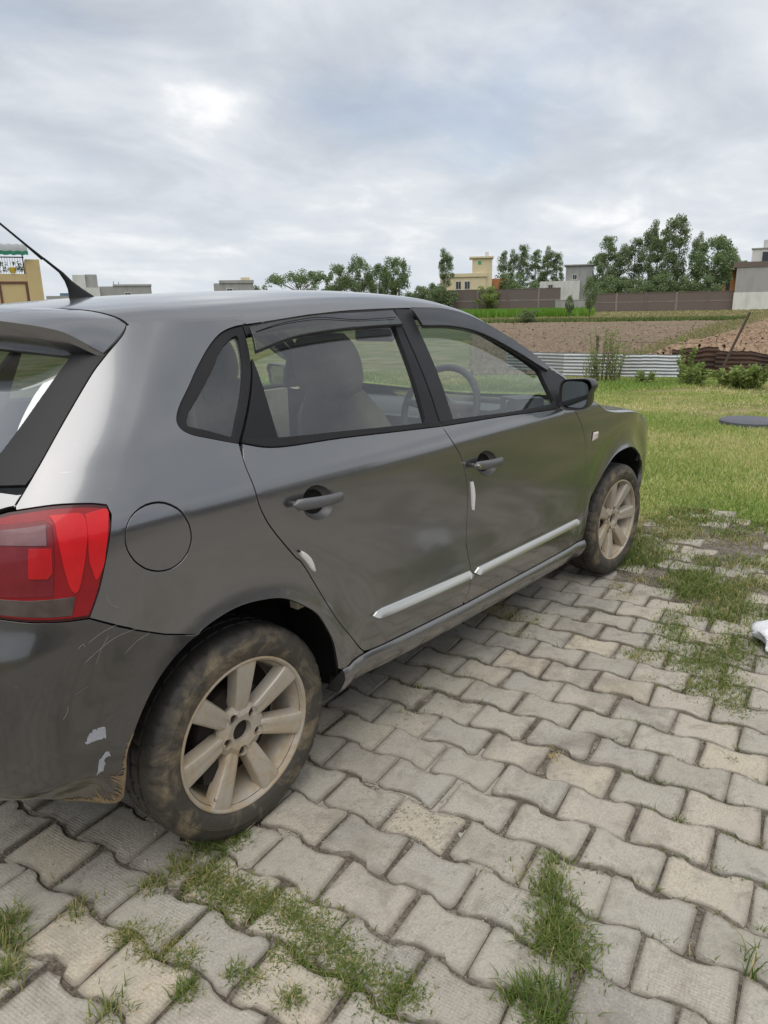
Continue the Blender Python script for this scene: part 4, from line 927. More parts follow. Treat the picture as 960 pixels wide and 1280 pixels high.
# dark shell behind the skins, floor
ar2 = [(u, z+.0) for u, z in arch_r]; 
shell_poly = [(-1.45, .40), (-.60, .38), (-.45, .345)]+[(u-(.012 if u<0 else -.0), z+.012) for u, z in arch_r if z > .36 or u > 0]+[(.36, .262), (2.04, .262)]+[(u, z+.012) for u, z in arch_f]+[(2.9, .30), (2.92, .68), (2.6, .80), (2.05, .90), (1.80, .945), (1.7, .945), (1.03, .972), (.88, .978), (.43, 1.006), (.18, 1.018), (.03, 1.038), (-.17, 1.075), (-.25, 1.10), (-.27, 1.15), (-.20, 1.235), (-.11, 1.297), (.0, 1.33), (-.2, 1.335), (-.44, 1.335), (-.53, 1.25), (-.60, 1.12), (-.65, 1.005), (-.8, 1.01), (-1.45, 1.01)]
panel('inner_shell', shell_poly, M['shell'], car, off=-.020, gap=0, side='B', h=.04, depth=0, eh=.03)
fl_ = MB().box((1.22, 0, .235), (1.60, 1.40, .05)).box((-.44, 0, .40), (.30, 1.0, .05)).box((2.95, 0, .25), (.35, 1.2, .05)).box((1.25, 0, .30), (3.3, 1.0, .06)); fl_.build('floor_pan', M['shell'], car)
hb = MB().tube([(-.62, .35, .27), (-.30, .35, .27)], .03, 12); hb.build('exhaust_pipe', M['steel'], car, 40)

# ---- wheels (axis along y, outer face towards -y)
def lathe(prof, n, fn=None):
    return [[(lambda r_, y_: (r_*math.cos(2*math.pi*k/n), y_, r_*math.sin(2*math.pi*k/n)))(*(fn(i, k, r, y) if fn else (r, y))) for k in range(n)] for i, (r, y) in enumerate(prof)]
def tyre_mesh():
    n = 216
    prof = [(.196, .004), (.2095, -.004), (.2125, -.0085), (.218, -.0105), (.2195, -.0120), (.236, -.0150), (.252, -.0158), (.2535, -.0145), (.268, -.0118), (.279, -.0065), (.2855, .0000), (.2890, .0080), (.2912, .024), (.2918, .040), (.2918, .0415), (.2845, .043), (.2845, .050), (.2920, .0515), (.2922, .075), (.2850, .0765), (.2850, .0845), (.2922, .086), (.2920, .115), (.2845, .1165), (.2845, .1245), (.2916, .126), (.290, .146), (.284, .160), (.262, .172), (.225, .172), (.196, .165)]
    def fn(i, k, r, y):
        if 9 <= i <= 12 and (k % 6) == 0: r -= .0045
        if i in (16, 17, 18, 21, 22) and (k % 6) == 2: r -= .005
        if i in (25, 26) and (k % 6) == 0: r -= .005
        return r, y
    b = MB().grid(lathe(prof, n, fn), close_v=True)
    b.v = [(x, y-(.006*max(0, (-z-.262)/.03)), max(z, -.2893)) for x, y, z in b.v]      # flattened where it carries the car
    return b.mesh('tyre', 42)
def rim_mesh():
    b = MB(); n = 84
    prof = [(.2035, .006), (.2045, -.004), (.2035, -.0095), (.1995, -.0105), (.1950, -.008), (.1925, -.001), (.1900, .006), (.1820, .022), (.1760, .055), (.1720, .12), (.178, .165)]
    b.grid(lathe(prof, n), close_v=True)
    # hub disc with centre bore and bolt holes: built as a polar grid with the holes left open
    hub_r = .072; bore = .0295; bolt_r, bolt_d = .0142, .0535
    ba = [R(85+36+72*k) for k in range(5)]
    pts = []; loops = []
    def ring(cx, cz, r, m): s = len(pts); pts.extend([Vector((cx+r*math.cos(2*math.pi*k/m), cz+r*math.sin(2*math.pi*k/m))) for k in range(m)]); loops.append([(s+k, s+(k+1) % m) for k in range(m)])
    ring(0, 0, hub_r, 56); ring(0, 0, bore, 28)
    for a in ba: ring(bolt_d*math.cos(a), bolt_d*math.sin(a), bolt_r, 14)
    v, _, f, *_q = delaunay_2d_cdt(pts, [e_ for l_ in loops for e_ in l_], [], 0, 1e-6)
    vv = np.array([(p.x, p.y) for p in v]); ff_ = []
    for t in f:
        c = vv[list(t)].mean(0)
        if np.hypot(*c) > hub_r or np.hypot(*c) < bore or any(math.hypot(c[0]-bolt_d*math.cos(a), c[1]-bolt_d*math.sin(a)) < bolt_r for a in ba): continue
        ff_.append(tuple(reversed(t)))
    def fy(r): return .0165-.004*min(1, max(0, (r-bore)/.02))+.006*max(0, (r-.055)/.011)
    b.add([(x, fy(math.hypot(x, z)), z) for x, z in vv], ff_)
    for cx, cz, r, dp, m in [(0, 0, bore, .022, 28)]+[(bolt_d*math.cos(a), bolt_d*math.sin(a), bolt_r, .026, 14) for a in ba]:
        rr = [[(cx+r*s*math.cos(2*math.pi*k/m), y, cz+r*s*math.sin(2*math.pi*k/m)) for k in range(m)] for s, y in ((1, fy(math.hypot(cx, cz)) if cx or cz else fy(bore)), (.95, fy(.05)+dp*.5), (.93, fy(.05)+dp))]
        b.grid(rr, close_v=True)
        if cx or cz:
            pass
    b.grid(lathe([(hub_r, fy(hub_r)), (hub_r+.003, .030), (.064, .06)], 56), close_v=True)
    # seven straight spokes
    for k in range(7):
        a = R(85+360/7*k); c, s = math.cos(a), math.sin(a); rows = []
        for r, hw, y in ((.046, .0175, .0215), (.060, .0190, .0165), (.078, .0205, .0120), (.10, .0222, .0070), (.13, .0245, .0015), (.155, .0265, -.0025), (.176, .0285, -.0055), (.190, .0305, -.0070), (.1975, .0320, -.0062)):
            sec = [(-hw-.006, y+.036), (-hw-.0025, y+.012), (-hw-.0008, y+.0055), (-hw+.0022, y+.0022), (-hw*.55, y-.0002), (-hw*.18, y+.0012), (hw*.18, y+.0012), (hw*.55, y-.0002), (hw-.0022, y+.0022), (hw+.0008, y+.0055), (hw+.0025, y+.012), (hw+.006, y+.036)]
            rows.append([(r*c-q*s, yy, r*s+q*c) for q, yy in sec])
        b.grid(rows)
    return b.mesh('rim', 27)
def hub_mesh():
    b = MB(); b.grid(lathe([(.0005, .036), (.02, .035), (.062, .036), (.066, .045), (.105, .050), (.118, .052), (.122, .058), (.122, .085), (.06, .09)], 48), close_v=True)
    b.grid(lathe([(.176, .10), (.04, .11)], 40), close_v=True)
    b.box((-.10, .06, -.05), (.05, .06, .11))
    return b.mesh('brake_drum', 40)
TM, RM, HM = tyre_mesh(), rim_mesh(), hub_mesh(); TM.materials.append(M['tyre']); RM.materials.append(M['rim']); HM.materials.append(plain('rusty_brake', (.030, .025, .021), .8, .3, .4, 30))
valve = MB().tube([(-.115, -.000, -.135), (-.118, -.004, -.138)], .004, 8)
BM = MB()
BM.grid([[(.0150*math.cos(2*math.pi*k/16), y_, .0150*math.sin(2*math.pi*k/16)) for k in range(16)] for y_ in (.0, .004)], close_v=True); BM.add([(.0150*math.cos(2*math.pi*k/16), .0, .0150*math.sin(2*math.pi*k/16)) for k in range(16)], [tuple(range(16))])  # dark disc plugs each bolt hole, its colour standing in for the shade inside
BM.grid([[(r_*math.cos(2*math.pi*k/6), y_, r_*math.sin(2*math.pi*k/6)) for k in range(6)] for r_, y_ in ((.0085, 0.), (.0085, -.006), (.006, -.008))], close_v=True); BM.add([(.006*math.cos(2*math.pi*k/6), -.008, .006*math.sin(2*math.pi*k/6)) for k in range(6)], [tuple(range(6))])
BM = BM.mesh('wheel_bolt', 30); BM.materials.append(plain('bolt_and_hole_shade', (.035, .03, .026), .6, .4, .3, 60))
for cx in (0., 2.46):
    for sd in (-1, 1):
        w = link('wheel', HM, None, car); w.location = (cx, sd*.800, .290); w.rotation_euler = (0, 0, (0 if sd < 0 else math.pi)+(-.052 if cx > 1 else 0))
        t_ = link('tyre', TM, None, w); r_ = link('rim', RM, None, w); r_.scale = (1.035, 1, 1.035)
        if cx > 1: r_.rotation_euler = (0, R(33), 0); t_.rotation_euler = (0, 0, 0)
        for kb in range(5):
            ab_ = R(85+36+72*kb)-(R(33) if cx > 1 else 0); bo = link('wheel_bolt', BM, None, w); bo.location = (1.035*.0535*math.cos(ab_), .0265, 1.035*.0535*math.sin(ab_))
        vb = valve.build('valve', M['chrome'], w)

# ---- cabin
def seat(x, y, rot=0):
    b = MB(); g = []
    # backrest: rounded slab leaning back
    def slab(cx, cz, tilt, w, h, th, bow, sq=.18, tp=.22):
        rows = []
        for i in range(13):
            v = i/12; z = (v-.5)*h; wv = w*(1-tp*v**2)*(math.sin(math.pi*min(max(v, .03), .97))**sq)
            sec = []
            for q_ in np.linspace(0, 2*math.pi, 25)[:-1]:
                c_, s_ = math.cos(q_), math.sin(q_); yy = wv*np.sign(c_)*abs(c_)**.6; xx = th*np.sign(s_)*abs(s_)**.6*(math.sin(math.pi*min(max(v, .04), .96))**.3)+bow*(yy/w)**2*(1 if s_ > 0 else .2)
                sec.append((cx+xx*math.cos(tilt)-z*math.sin(tilt), y+yy, cz+z*math.cos(tilt)+xx*math.sin(tilt)))
            rows.append(sec)
        m_ = MB().grid(rows, close_v=True); m_.add(rows[0], [tuple(range(24))]); m_.add(rows[-1], [tuple(range(24))]); return m_
    s_ = slab(x, .78, R(17), .245, .64, .065, .05).build('seat', M['seat'], car, 60)
    ins = slab(x+.018, .80, R(17), .135, .50, .062, .02).build('seat_panel', M['seat_light'], s_, 60)
    insb = slab(x-.012, .84, R(17), .15, .42, .062, .0).build('seat_panel', M['seat_light'], s_, 60)
    cu = MB(); rows = []
    for i in range(9):
        v = i/8; xx = x+.06+.50*v; rows.append([(xx, y+.245*np.sign(math.cos(q_))*abs(math.cos(q_))**.5, .46+.02*v+.065*np.sign(math.sin(q_))*abs(math.sin(q_))**.5*math.sin(math.pi*min(max(v, .05), .95))**.25) for q_ in np.linspace(0, 6.2832, 25)[:-1]])
    c_ = MB().grid(rows, close_v=True); c_.add(rows[0], [tuple(range(24))]); c_.add(rows[-1], [tuple(range(24))]); c_.build('seat_cushion', M['seat'], s_, 60)
    hx = x-.125; hr = slab(hx, 1.175, R(12), .142, .215, .055, .02, .10, .12).build('headrest', M['seat'], s_, 60)
    for dy in (-.06, .06): MB().tube([(hx+.01, y+dy, 1.00), (hx, y+dy, 1.10)], .006, 8).build('headrest_post', M['steel'], s_, 40)
    return s_
seat(.93, -.36); seat(.97, .36)
# rear bench
for y in (-.27, .27):
    b = MB(); rows = []
    for i in range(11):
        v = i/10; zz = .50+.46*v; xx = .14-.13*v; wv = .26*(math.sin(math.pi*min(max(v, .04), .96))**.12)
        rows.append([(xx+.075*np.sign(math.sin(q_))*abs(math.sin(q_))**.5, y+wv*np.sign(math.cos(q_))*abs(math.cos(q_))**.5, zz) for q_ in np.linspace(0, 6.2832, 25)[:-1]])
    b.grid(rows, close_v=True); b.add(rows[-1], [tuple(range(24))]); s_ = b.build('seat', M['seat'], car, 60)
    MB().box((.52, y, .46), (.46, .52, .14)).build('seat_cushion', M['seat'], s_)
ph = bevel(MB().box((-.26, 0, .955), (.42, 1.20, .02)).build('parcel_shelf', M['dash'], car), .008)
# dashboard
rows = []
for y in np.linspace(-.70, .70, 25):
    k = 1-.25*(abs(y)/.7)**4
    rows.append([(1.62, y, .52), (1.66, y, .70), (1.66, y, .80+.015*k), (1.70, y, .865*1+.015*k), (1.78, y, .90*1+.01*k), (1.95, y, .905), (2.06, y, .90)])
MB().grid(rows).build('dashboard', M['dash'], car, 50)
MB().box((1.72, -.36, .905), (.16, .34, .05)).build('instrument_hood', M['dash'], car)
MB().box((1.655, -.02, .74), (.05, .24, .26)).build('centre_console', M['dash'], car)
MB().box((1.30, 0, .46), (.75, .16, .24)).build('tunnel', M['dash'], car)
for y, z in ((-.15, .845), (-.60, .845), (.60, .845), (.12, .845)):
    b = MB().grid(lathe([(.032, 0), (.036, .006), (.030, .010)], 20), close_v=True); b.v = [(1.668-yy, y+x*1.2, z+zz) for x, yy, zz in b.v]; b.build('air_vent', M['chrome'], car, 40)
# steering wheel, leaning towards the driver
sw = MB(); tl = R(24); c0 = Vector((1.50, -.36, .945))
def swp(a, r): return c0+Vector((math.sin(tl)*-r*math.sin(a)*-1, r*math.cos(a), r*math.sin(a)*math.cos(tl)))
pts = [swp(a, .185) for a in np.linspace(0, 2*math.pi, 41)]
sw.tube(pts, .0155, 10, False); swo = sw.build('steering_wheel', M['dash'], car, 60)
hb_ = MB().tube([c0+Vector((-.015, 0, 0)), c0+Vector((.05, 0, -.02))], [.07, .06], 20); hb_.build('airbag_cover', M['dash'], swo, 40)
for a in (R(5), R(175), R(270)): MB().tube([swp(a, .05), swp(a, .18)], [.026, .014], 8).build('spoke', M['dash'], swo, 40)
MB().tube([c0+Vector((.03, 0, -.01)), Vector((1.72, -.36, .80))], .04, 12).build('steering_column', M['dash'], car, 40)
# bright-rimmed vent pod seen through the driver's glass, interior mirror, door pulls
rp = [(1.60+.012*math.sin(q_), -.640-.0*math.cos(q_), 1.0) for q_ in (0,)]
def ring_pod(c, ry, rz, tube, ax):
    P_ = []
    for q_ in np.linspace(0, 2*math.pi, 33):
        c_, s_ = math.cos(q_), math.sin(q_); P_.append(Vector(c)+Vector(ax)*(ry*np.sign(c_)*abs(c_)**.55)+Vector((0, 0, 1))*(rz*np.sign(s_)*abs(s_)**.55))
    return MB().tube(P_, tube, 6, False)
vp = ring_pod((1.70, -.66, .955), .075, .032, .004, (.55, -.83, 0)).build('vent_bezel', M['chrome'], car, 60)
MB().box((1.715, -.64, .945), (.13, .14, .09), R(-30)).build('vent_pod', M['dash'], car)
b = MB(); b.box((1.50, 0, 1.255), (.025, .22, .065)); im = bevel(b.build('interior_mirror', M['dash'], car), .01)
MB().tube([(1.51, 0, 1.27), (1.53, 0, 1.33)], .008, 8).build('mirror_stalk', M['dash'], im)
for sd in (-1, 1):
    for u0, u1 in ((.25, .80), (1.05, 1.62)):
        MB().box(((u0+u1)/2, sd*.765, .76), (u1-u0+.05, .03, .40)).build('door_trim', M['seat_light'], car)
        MB().tube([(u0+.25, sd*.74, .87), (u0+.30, sd*.725, .88), (u0+.36, sd*.74, .89)], .009, 8).build('inner_handle', M['chrome'], car, 50)

# ================================================================== grass and weeds
def blades(name, base, height, width, lean, tint, m, label, cat, segs=2, parent=None):
    """base (n,3); every blade a tapering bent strip of its own"""
    n = len(base); g = rng; a = g.uniform(0, 2*math.pi, n); d = np.stack([np.cos(a), np.sin(a), 0*a], 1); p = np.stack([-np.sin(a), np.cos(a), 0*a], 1)
    h = height[:, None]; w = width[:, None]; L = lean[:, None]; up = np.array([0, 0, 1.])
    if segs == 2:
        V = np.stack([base-p*w, base+p*w, base+up*h*.55+d*h*L*.35+p*w*.75, base+up*h*.55+d*h*L*.35-p*w*.75, base+up*h*(1-.25*L)+d*h*L], 1).reshape(-1, 3)
        i = np.arange(n)[:, None]*5; T = np.concatenate([i+np.array([[0, 1, 2]]), i+np.array([[0, 2, 3]]), i+np.array([[3, 2, 4]])], 0); k = 5
    else:
        V = np.stack([base-p*w, base+p*w, base+up*h*(1-.25*L)+d*h*L], 1).reshape(-1, 3); T = np.arange(n*3).reshape(-1, 3); k = 3
    me = fast_mesh(name, V, T); at = me.attributes.new('tint', 'FLOAT', 'POINT'); at.data.foreach_set('value', np.repeat(np.clip(tint, 0, 1), k).astype(np.float32)); smooth(me)
    return tag(link(name, me, m, parent), label, cat, kind='stuff')
def fbm(x, y, s, seed=0):
    v = 0; a = 1.; t = 0
    for k in range(4):
        q = seed*7.3+k*3.1; v = v+a*(np.sin(x*s+q+1.7*np.sin(y*s*.8+q*2))*np.cos(y*s*1.1-q+1.3*np.sin(x*s*.7-q))); t += a; a *= .55; s *= 2.1
    return v/t
# lawn: round the paved yard, out to the tin fence and beyond the far side of the car
def lawn_grass():
    n = 390000; px = rng.uniform(300, 1175, n); s = rng.random(n); d = 3.6*(16.5/3.6)**(s**.9)
    hd = np.array([heading(p) for p in np.linspace(300, 1175, 400)]); a = np.interp(px, np.linspace(300, 1175, 400), hd)
    x = CAM_LOC[0]+d*np.cos(a); y = CAM_LOC[1]+d*np.sin(a)
    edge = np.where(y > -.62, 3.0+.1*np.sin(y*9), 3.75+.18*np.sin(y*5.1)+.12*np.sin(y*11.)); pav = (x < edge-.06-.5*(rng.random(n)**3)) & (y < 2.1) & (x > -3.2)
    bare = fbm(x, y, 1.1, 2); keep = ~pav & (rng.random(n) < np.clip(1.1-2.2*np.clip(bare-.02, 0, 1), .10, 1)) & ~((x > 12.6) & (y < 8) & (d > 15.2))
    keep &= ~((np.hypot(x-8.24, y+.10) < .33))
    thin = (d < 6.5) & (rng.random(n) < .25); keep &= ~thin
    x, y, d, bare = x[keep], y[keep], d[keep], bare[keep]; n = len(x)
    tall = fbm(x, y, .6, 5); h = rng.uniform(.010, .028, n)*(1+1.1*np.clip(tall, 0, 1))*(1+.055*d)
    w = .0022*(1+.22*d)*rng.uniform(.7, 1.3, n); dry = fbm(x, y, .55, 9)
    t = np.clip(.50+.62*dry+.28*np.clip(bare, -.2, 1)+rng.normal(0, .20, n)+.012*(d-6), 0, 1)
    blades('lawn_grass', np.stack([x, y, np.full(n, -.045)], 1), h, w, rng.uniform(.2, 1.1, n), t, M['grass'], 'short green and yellowing grass between the car and the tin fence', 'grass', 1)
lawn_grass()
# grass that has come up through the paving
P_TUFT = [  # x, y, radius, count, height, dryness
 (-.22, -.78, .035, 500, .05, .45), (-.20, -.86, .045, 1300, .035, .35), (-.20, -.95, .05, 1700, .035, .3), (-.17, -1.02, .045, 1500, .033, .3), (-.14, -1.10, .045, 1500, .032, .28), (-.14, -1.17, .05, 1700, .030, .25), (-.15, -1.25, .05, 1700, .030, .25), (-.17, -1.32, .045, 1300, .032, .25), (-.15, -1.42, .05, 1200, .03, .25),
 (-.24, -1.17, .030, 600, .03, .25), (-.20, -1.20, .03, 600, .03, .25), (-.29, -1.26, .02, 500, .03, .3), (-.31, -1.17, .018, 300, .03, .3),
 (-.41, -.85, .030, 800, .03, .45), (-.39, -.92, .04, 1300, .032, .4), (-.37, -1.0, .03, 700, .03, .35), (-.46, -.70, .03, 130, .06, .5), (-.31, -.77, .025, 160, .06, .4), (-.58, -.60, .03, 380, .075, .3), (-.60, -.66, .03, 260, .07, .3), (-.64, -.74, .03, 330, .08, .35), (-.42, -1.08, .022, 200, .06, .2), (-.54, -1.0, .03, 110, .08, .3), (-.33, -1.12, .02, 200, .04, .2),
 (.38, -1.51, .03, 220, .05, .25), (.33, -1.53, .03, 260, .05, .25), (.28, -1.55, .04, 520, .055, .22), (.22, -1.60, .05, 950, .055, .2), (.17, -1.65, .05, 950, .055, .18), (.16, -1.60, .04, 500, .05, .2), (.03, -1.67, .04, 420, .085, .08), (.00, -1.63, .03, 260, .08, .1), (-.02, -1.70, .03, 260, .085, .1), (.27, -1.45, .05, 70, .04, .4), (.42, -1.58, .04, 60, .04, .3),
 (-.14, -1.45, .03, 500, .02, .1), (.36, -1.98, .02, 26, .12, .1), (.40, -1.96, .02, 18, .10, .1), (1.12, -1.74, .018, 120, .02, .2), (.84, -1.25, .03, 150, .012, .9), (.80, -1.30, .02, 90, .012, .9), (.74, -1.71, .02, 60, .02, .3),
 (2.09, -1.24, .06, 700, .04, .3), (1.98, -1.28, .07, 900, .045, .25), (1.86, -1.35, .08, 1100, .045, .25), (1.74, -1.50, .09, 1300, .05, .25), (1.59, -1.60, .08, 1200, .045, .25), (1.50, -1.52, .07, 900, .04, .3), (1.45, -1.66, .06, 700, .04, .3), (1.62, -1.27, .06, 650, .035, .35), (1.72, -1.33, .05, 500, .035, .3), (1.46, -1.37, .04, 220, .03, .4), (1.66, -1.44, .06, 700, .04, .3), (1.85, -1.55, .08, 1100, .05, .2), (2.0, -1.55, .09, 1000, .05, .2),
 (2.66, -1.17, .10, 1500, .055, .2), (2.45, -1.20, .10, 1500, .055, .2), (2.55, -1.32, .10, 1300, .05, .25), (2.38, -1.45, .10, 1300, .05, .25), (2.2, -1.38, .09, 1100, .05, .25), (2.94, -1.15, .10, 700, .045, .3), (3.05, -1.34, .10, 700, .05, .3), (2.75, -1.40, .10, 800, .045, .3), (2.2, -1.62, .12, 1000, .05, .25),
 (1.65, -.66, .05, 300, .04, .6), (1.70, -.56, .08, 420, .04, .6), (1.66, -.76, .05, 260, .035, .5), (1.5, -.80, .05, 160, .03, .5), (1.42, -.88, .03, 90, .03, .7), (2.18, -.98, .05, 220, .03, .5), (2.3, -.90, .04, 160, .03, .6),
 (2.71, -.82, .10, 1500, .055, .15), (2.62, -.72, .08, 1000, .055, .2), (2.85, -.70, .12, 1900, .06, .2), (3.05, -.72, .12, 1500, .05, .35), (2.9, -.90, .10, 900, .05, .3), (3.3, -.85, .12, 900, .045, .45), (-.05, -.80, .03, 260, .06, .2), (-.10, -.79, .04, 420, .06, .15), (-.15, -.76, .03, 260, .06, .2), (3.45, -1.2, .12, 500, .045, .5), (3.5, -1.45, .12, 700, .05, .3), (3.2, -1.55, .12, 800, .05, .25),
 (.86, -.69, .05, 60, .025, .7), (1.05, -.72, .04, 70, .03, .6), (.72, -.78, .03, 40, .03, .6)]
for k_ in range(38):
    P_TUFT.append((rng.uniform(3.25, 4.1), rng.uniform(-2.6, -.55), rng.uniform(.05, .13), int(rng.uniform(250, 700)), rng.uniform(.03, .055), rng.uniform(.15, .6)))
for k_ in range(18):
    P_TUFT.append((rng.uniform(2.3, 3.2), rng.uniform(-2.3, -.75), rng.uniform(.03, .08), int(rng.uniform(80, 300)), rng.uniform(.02, .04), rng.uniform(.3, .7)))
def joint_grass():
    B, H, Wd, L, Tn = [], [], [], [], []
    for x, y, r, c, h, dr in P_TUFT:
        c = int(c*.50); h = h*(.42 if h < .05 else .55); dr = dr+.24; r = r*1.12
        q = rng.normal(0, r*.62, (c, 2)); B.append(np.stack([x+q[:, 0], y+q[:, 1], np.full(c, -.012)], 1)); k = np.exp(-(np.hypot(q[:, 0], q[:, 1])/r)**2*.5)
        H.append((h*rng.uniform(.45, 1.15, c)*(.6+.5*k))+.012); Wd.append(rng.uniform(.0011, .0021, c)*(1+.25*(h > .05))*(1+.25*max(0, x-.8))); L.append(rng.uniform(.25, 1.25, c)); Tn.append(np.clip(rng.normal(dr, .24, c), 0, 1))
    # sparse blades all along the joints
    c = 7000; x = rng.uniform(-.8, 3.4, c); y = rng.uniform(-2.1, -.55, c); keep = fbm(x, y, 2.2, 4) > .16; x, y = x[keep], y[keep]; c = len(x)
    M2 = np.linalg.inv(np.stack([E1, E2], 1)); k = (np.stack([x, y], 1)-PO) @ M2.T; n_ = np.round(k[:, 1]/PW-.5)+.5; yy = n_*PW; P2 = PO+np.outer(k[:, 0], E1)+np.outer(yy, E2)
    B.append(np.stack([P2[:, 0], P2[:, 1], np.full(c, -.014)], 1)); H.append(rng.uniform(.014, .035, c)); Wd.append(rng.uniform(.001, .0018, c)); L.append(rng.uniform(.3, 1.2, c)); Tn.append(np.clip(rng.normal(.4, .25, c), 0, 1))
    blades('joint_grass', np.concatenate(B), np.concatenate(H), np.concatenate(Wd), np.concatenate(L), np.concatenate(Tn), M['weed'], 'tufts of grass growing out of the paving joints', 'grass', 2)
joint_grass()
# bright crop and grassy margins far off
M['dull'] = m_blade('dull_dry_grass', (0, (.11, .17, .05)), (.45, (.19, .21, .08)), (.75, (.30, .27, .13)), (1, (.40, .34, .20)))
def strip_grass(name, px0, px1, d0, d1, n, h, w, t0, m, label, seed=1, cat='grass', z=0.):
    px = rng.uniform(px0, px1, n); d = d0*(d1/d0)**rng.random(n); hd = np.array([heading(p) for p in np.linspace(px0, px1, 200)]); a = np.interp(px, np.linspace(px0, px1, 200), hd)
    x = CAM_LOC[0]+d*np.cos(a); y = CAM_LOC[1]+d*np.sin(a); t = np.clip(t0+.25*fbm(x, y, .35, seed)+rng.normal(0, .15, n), 0, 1)
    blades(name, np.stack([x, y, np.full(n, z)], 1), h*rng.uniform(.6, 1.2, n), np.full(n, w)*rng.uniform(.7, 1.3, n), rng.uniform(.1, .6, n), t, m, label, cat, 1)
strip_grass('crop', 330, 742, 84, 138, 26000, 1.0, .16, .5, M['crop'], 'bright green crop standing in front of the brick wall', 2, 'crop')
strip_grass('margin_grass', 330, 935, 61, 66, 7000, .36, .10, .25, M['dull'], 'grassy green margin along the far edge of the ploughed soil', 3)
strip_grass('fallow_grass', 330, 1120, 66, 136, 15000, .24, .20, .72, M['dull'], 'dry straw coloured grass on the fallow strip below the wall', 4)
def bank_grass():
    n = 9000; d = 17*(66/17)**rng.random(n); px = bank_left(d)+rng.normal(0, 1, n)*np.interp(d, (17, 30, 66), (16, 14, 9))+8; a = np.array([heading(p) for p in np.linspace(600, 1100, 300)]); a = np.interp(px, np.linspace(600, 1100, 300), a)
    x = CAM_LOC[0]+d*np.cos(a); y = CAM_LOC[1]+d*np.sin(a)
    blades('bank_grass', np.stack([x, y, np.full(n, .0)], 1), rng.uniform(.06, .22, n), .012+.0011*d, rng.uniform(.2, .9, n), np.clip(.70+rng.normal(0, .2, n), 0, 1), M['dull'], 'yellowing grass on the narrow bank between the two ploughed plots', 'grass', 1)
bank_grass()

# ================================================================== plants and trees
def leaf_cloud(centres, radii, n, size, g, flat=.6):
    """n leaf-sized quads spread through the volume of many small clumps"""
    c = centres[g.integers(0, len(centres), n)] if radii is None else None
    idx = g.integers(0, len(centres), n); v = g.normal(0, 1, (n, 3)); v /= np.linalg.norm(v, axis=1, keepdims=True); r = g.random(n)**.4
    P = centres[idx]+v*(radii[idx]*r)[:, None]*np.array([1, 1, .85])
    a = g.normal(0, 1, (n, 3)); a[:, 2] *= flat; a /= np.linalg.norm(a, axis=1, keepdims=True); b = np.cross(a, g.normal(0, 1, (n, 3))); b /= np.linalg.norm(b, axis=1, keepdims=True)
    s = (size*g.uniform(.6, 1.4, n))[:, None]; V = np.stack([P-a*s, P+b*s*.45, P+a*s, P-b*s*.45], 1).reshape(-1, 3); T = np.arange(4*n).reshape(-1, 4)
    return V, T, np.repeat(np.clip(g.normal(.45, .22, n), 0, 1), 4)
def tint_mesh(name, V, T, t):
    me = fast_mesh(name, V, T); at = me.attributes.new('tint', 'FLOAT', 'POINT'); at.data.foreach_set('value', t.astype(np.float32)); return me
def tree_meshes(kind, seed):
    g = np.random.default_rng(seed); tr = MB(); C, Rd = [], []
    if kind == 'tall':          # thin wispy eucalyptus, unit height 1
        top = .97; bend = g.normal(0, .02, 2)
        tr.tube([(bend[0]*s*s, bend[1]*s*s, s*.95) for s in np.linspace(0, 1, 7)], [.014*(1-.85*s)+.002 for s in np.linspace(0, 1, 7)], 7)
        for k in range(44):
            h = g.uniform(.16, .95); a = g.uniform(0, 6.28); w = .13*(1-abs(h-.55)*1.1)*g.uniform(.4, 1.1); st = (bend[0]*h*h, bend[1]*h*h, h-.05); e_ = (st[0]+w*math.cos(a), st[1]+w*math.sin(a), h+.03)
            tr.tube([st, e_], [.004, .0015], 5); C.append(e_); Rd.append(g.uniform(.04, .085))
        n, size = 6800, .0115
    elif kind == 'round':       # dense broad crown
        tr.tube([(0, 0, 0), (.01, .0, .25), (-.01, .01, .5)], [.035, .028, .016], 8)
        for k in range(46):
            v = g.normal(0, 1, 3); v /= np.linalg.norm(v); r = g.uniform(.45, 1)**.5; e_ = (v[0]*.36*r, v[1]*.36*r, .60+v[2]*.34*r)
            if k % 3 == 0: tr.tube([(0, 0, .35), tuple(np.array(e_)*.9+np.array([0, 0, .02]))], [.012, .003], 5)
            C.append(e_); Rd.append(g.uniform(.08, .14))
        n, size = 6500, .020
    elif kind == 'flat':        # low spreading acacia
        tr.tube([(0, 0, 0), (.02, 0, .4), (0, .02, .62)], [.03, .022, .012], 8)
        for k in range(34):
            a = g.uniform(0, 6.28); r = .75*math.sqrt(g.random()); e_ = (r*math.cos(a), r*math.sin(a), .72+.18*(1-r)+g.normal(0, .06))
            if k % 2 == 0: tr.tube([(0, 0, .5), (e_[0]*.8, e_[1]*.8, e_[2]-.05)], [.010, .003], 5)
            C.append(e_); Rd.append(g.uniform(.08, .15))
        n, size = 5000, .022
    else:                       # bush
        for k in range(30):
            v = g.normal(0, 1, 3); v /= np.linalg.norm(v); r = g.random()**.45; e_ = (v[0]*.5*r, v[1]*.5*r, .52+v[2]*.40*r); tr.tube([(0, 0, 0), e_], [.012, .003], 5); C.append(e_); Rd.append(g.uniform(.10, .18))
        n, size = 5000, .026
    V, T, t = leaf_cloud(np.array(C), np.array(Rd), n, size, g)
    return tr.mesh('trunk', 50), tint_mesh('crown', V, T, t)
TREE = {k: [tree_meshes(k, 100+7*i+len(k)) for i in range(3)] for k in ('tall', 'round', 'flat', 'bush')}
LEAFM = {}
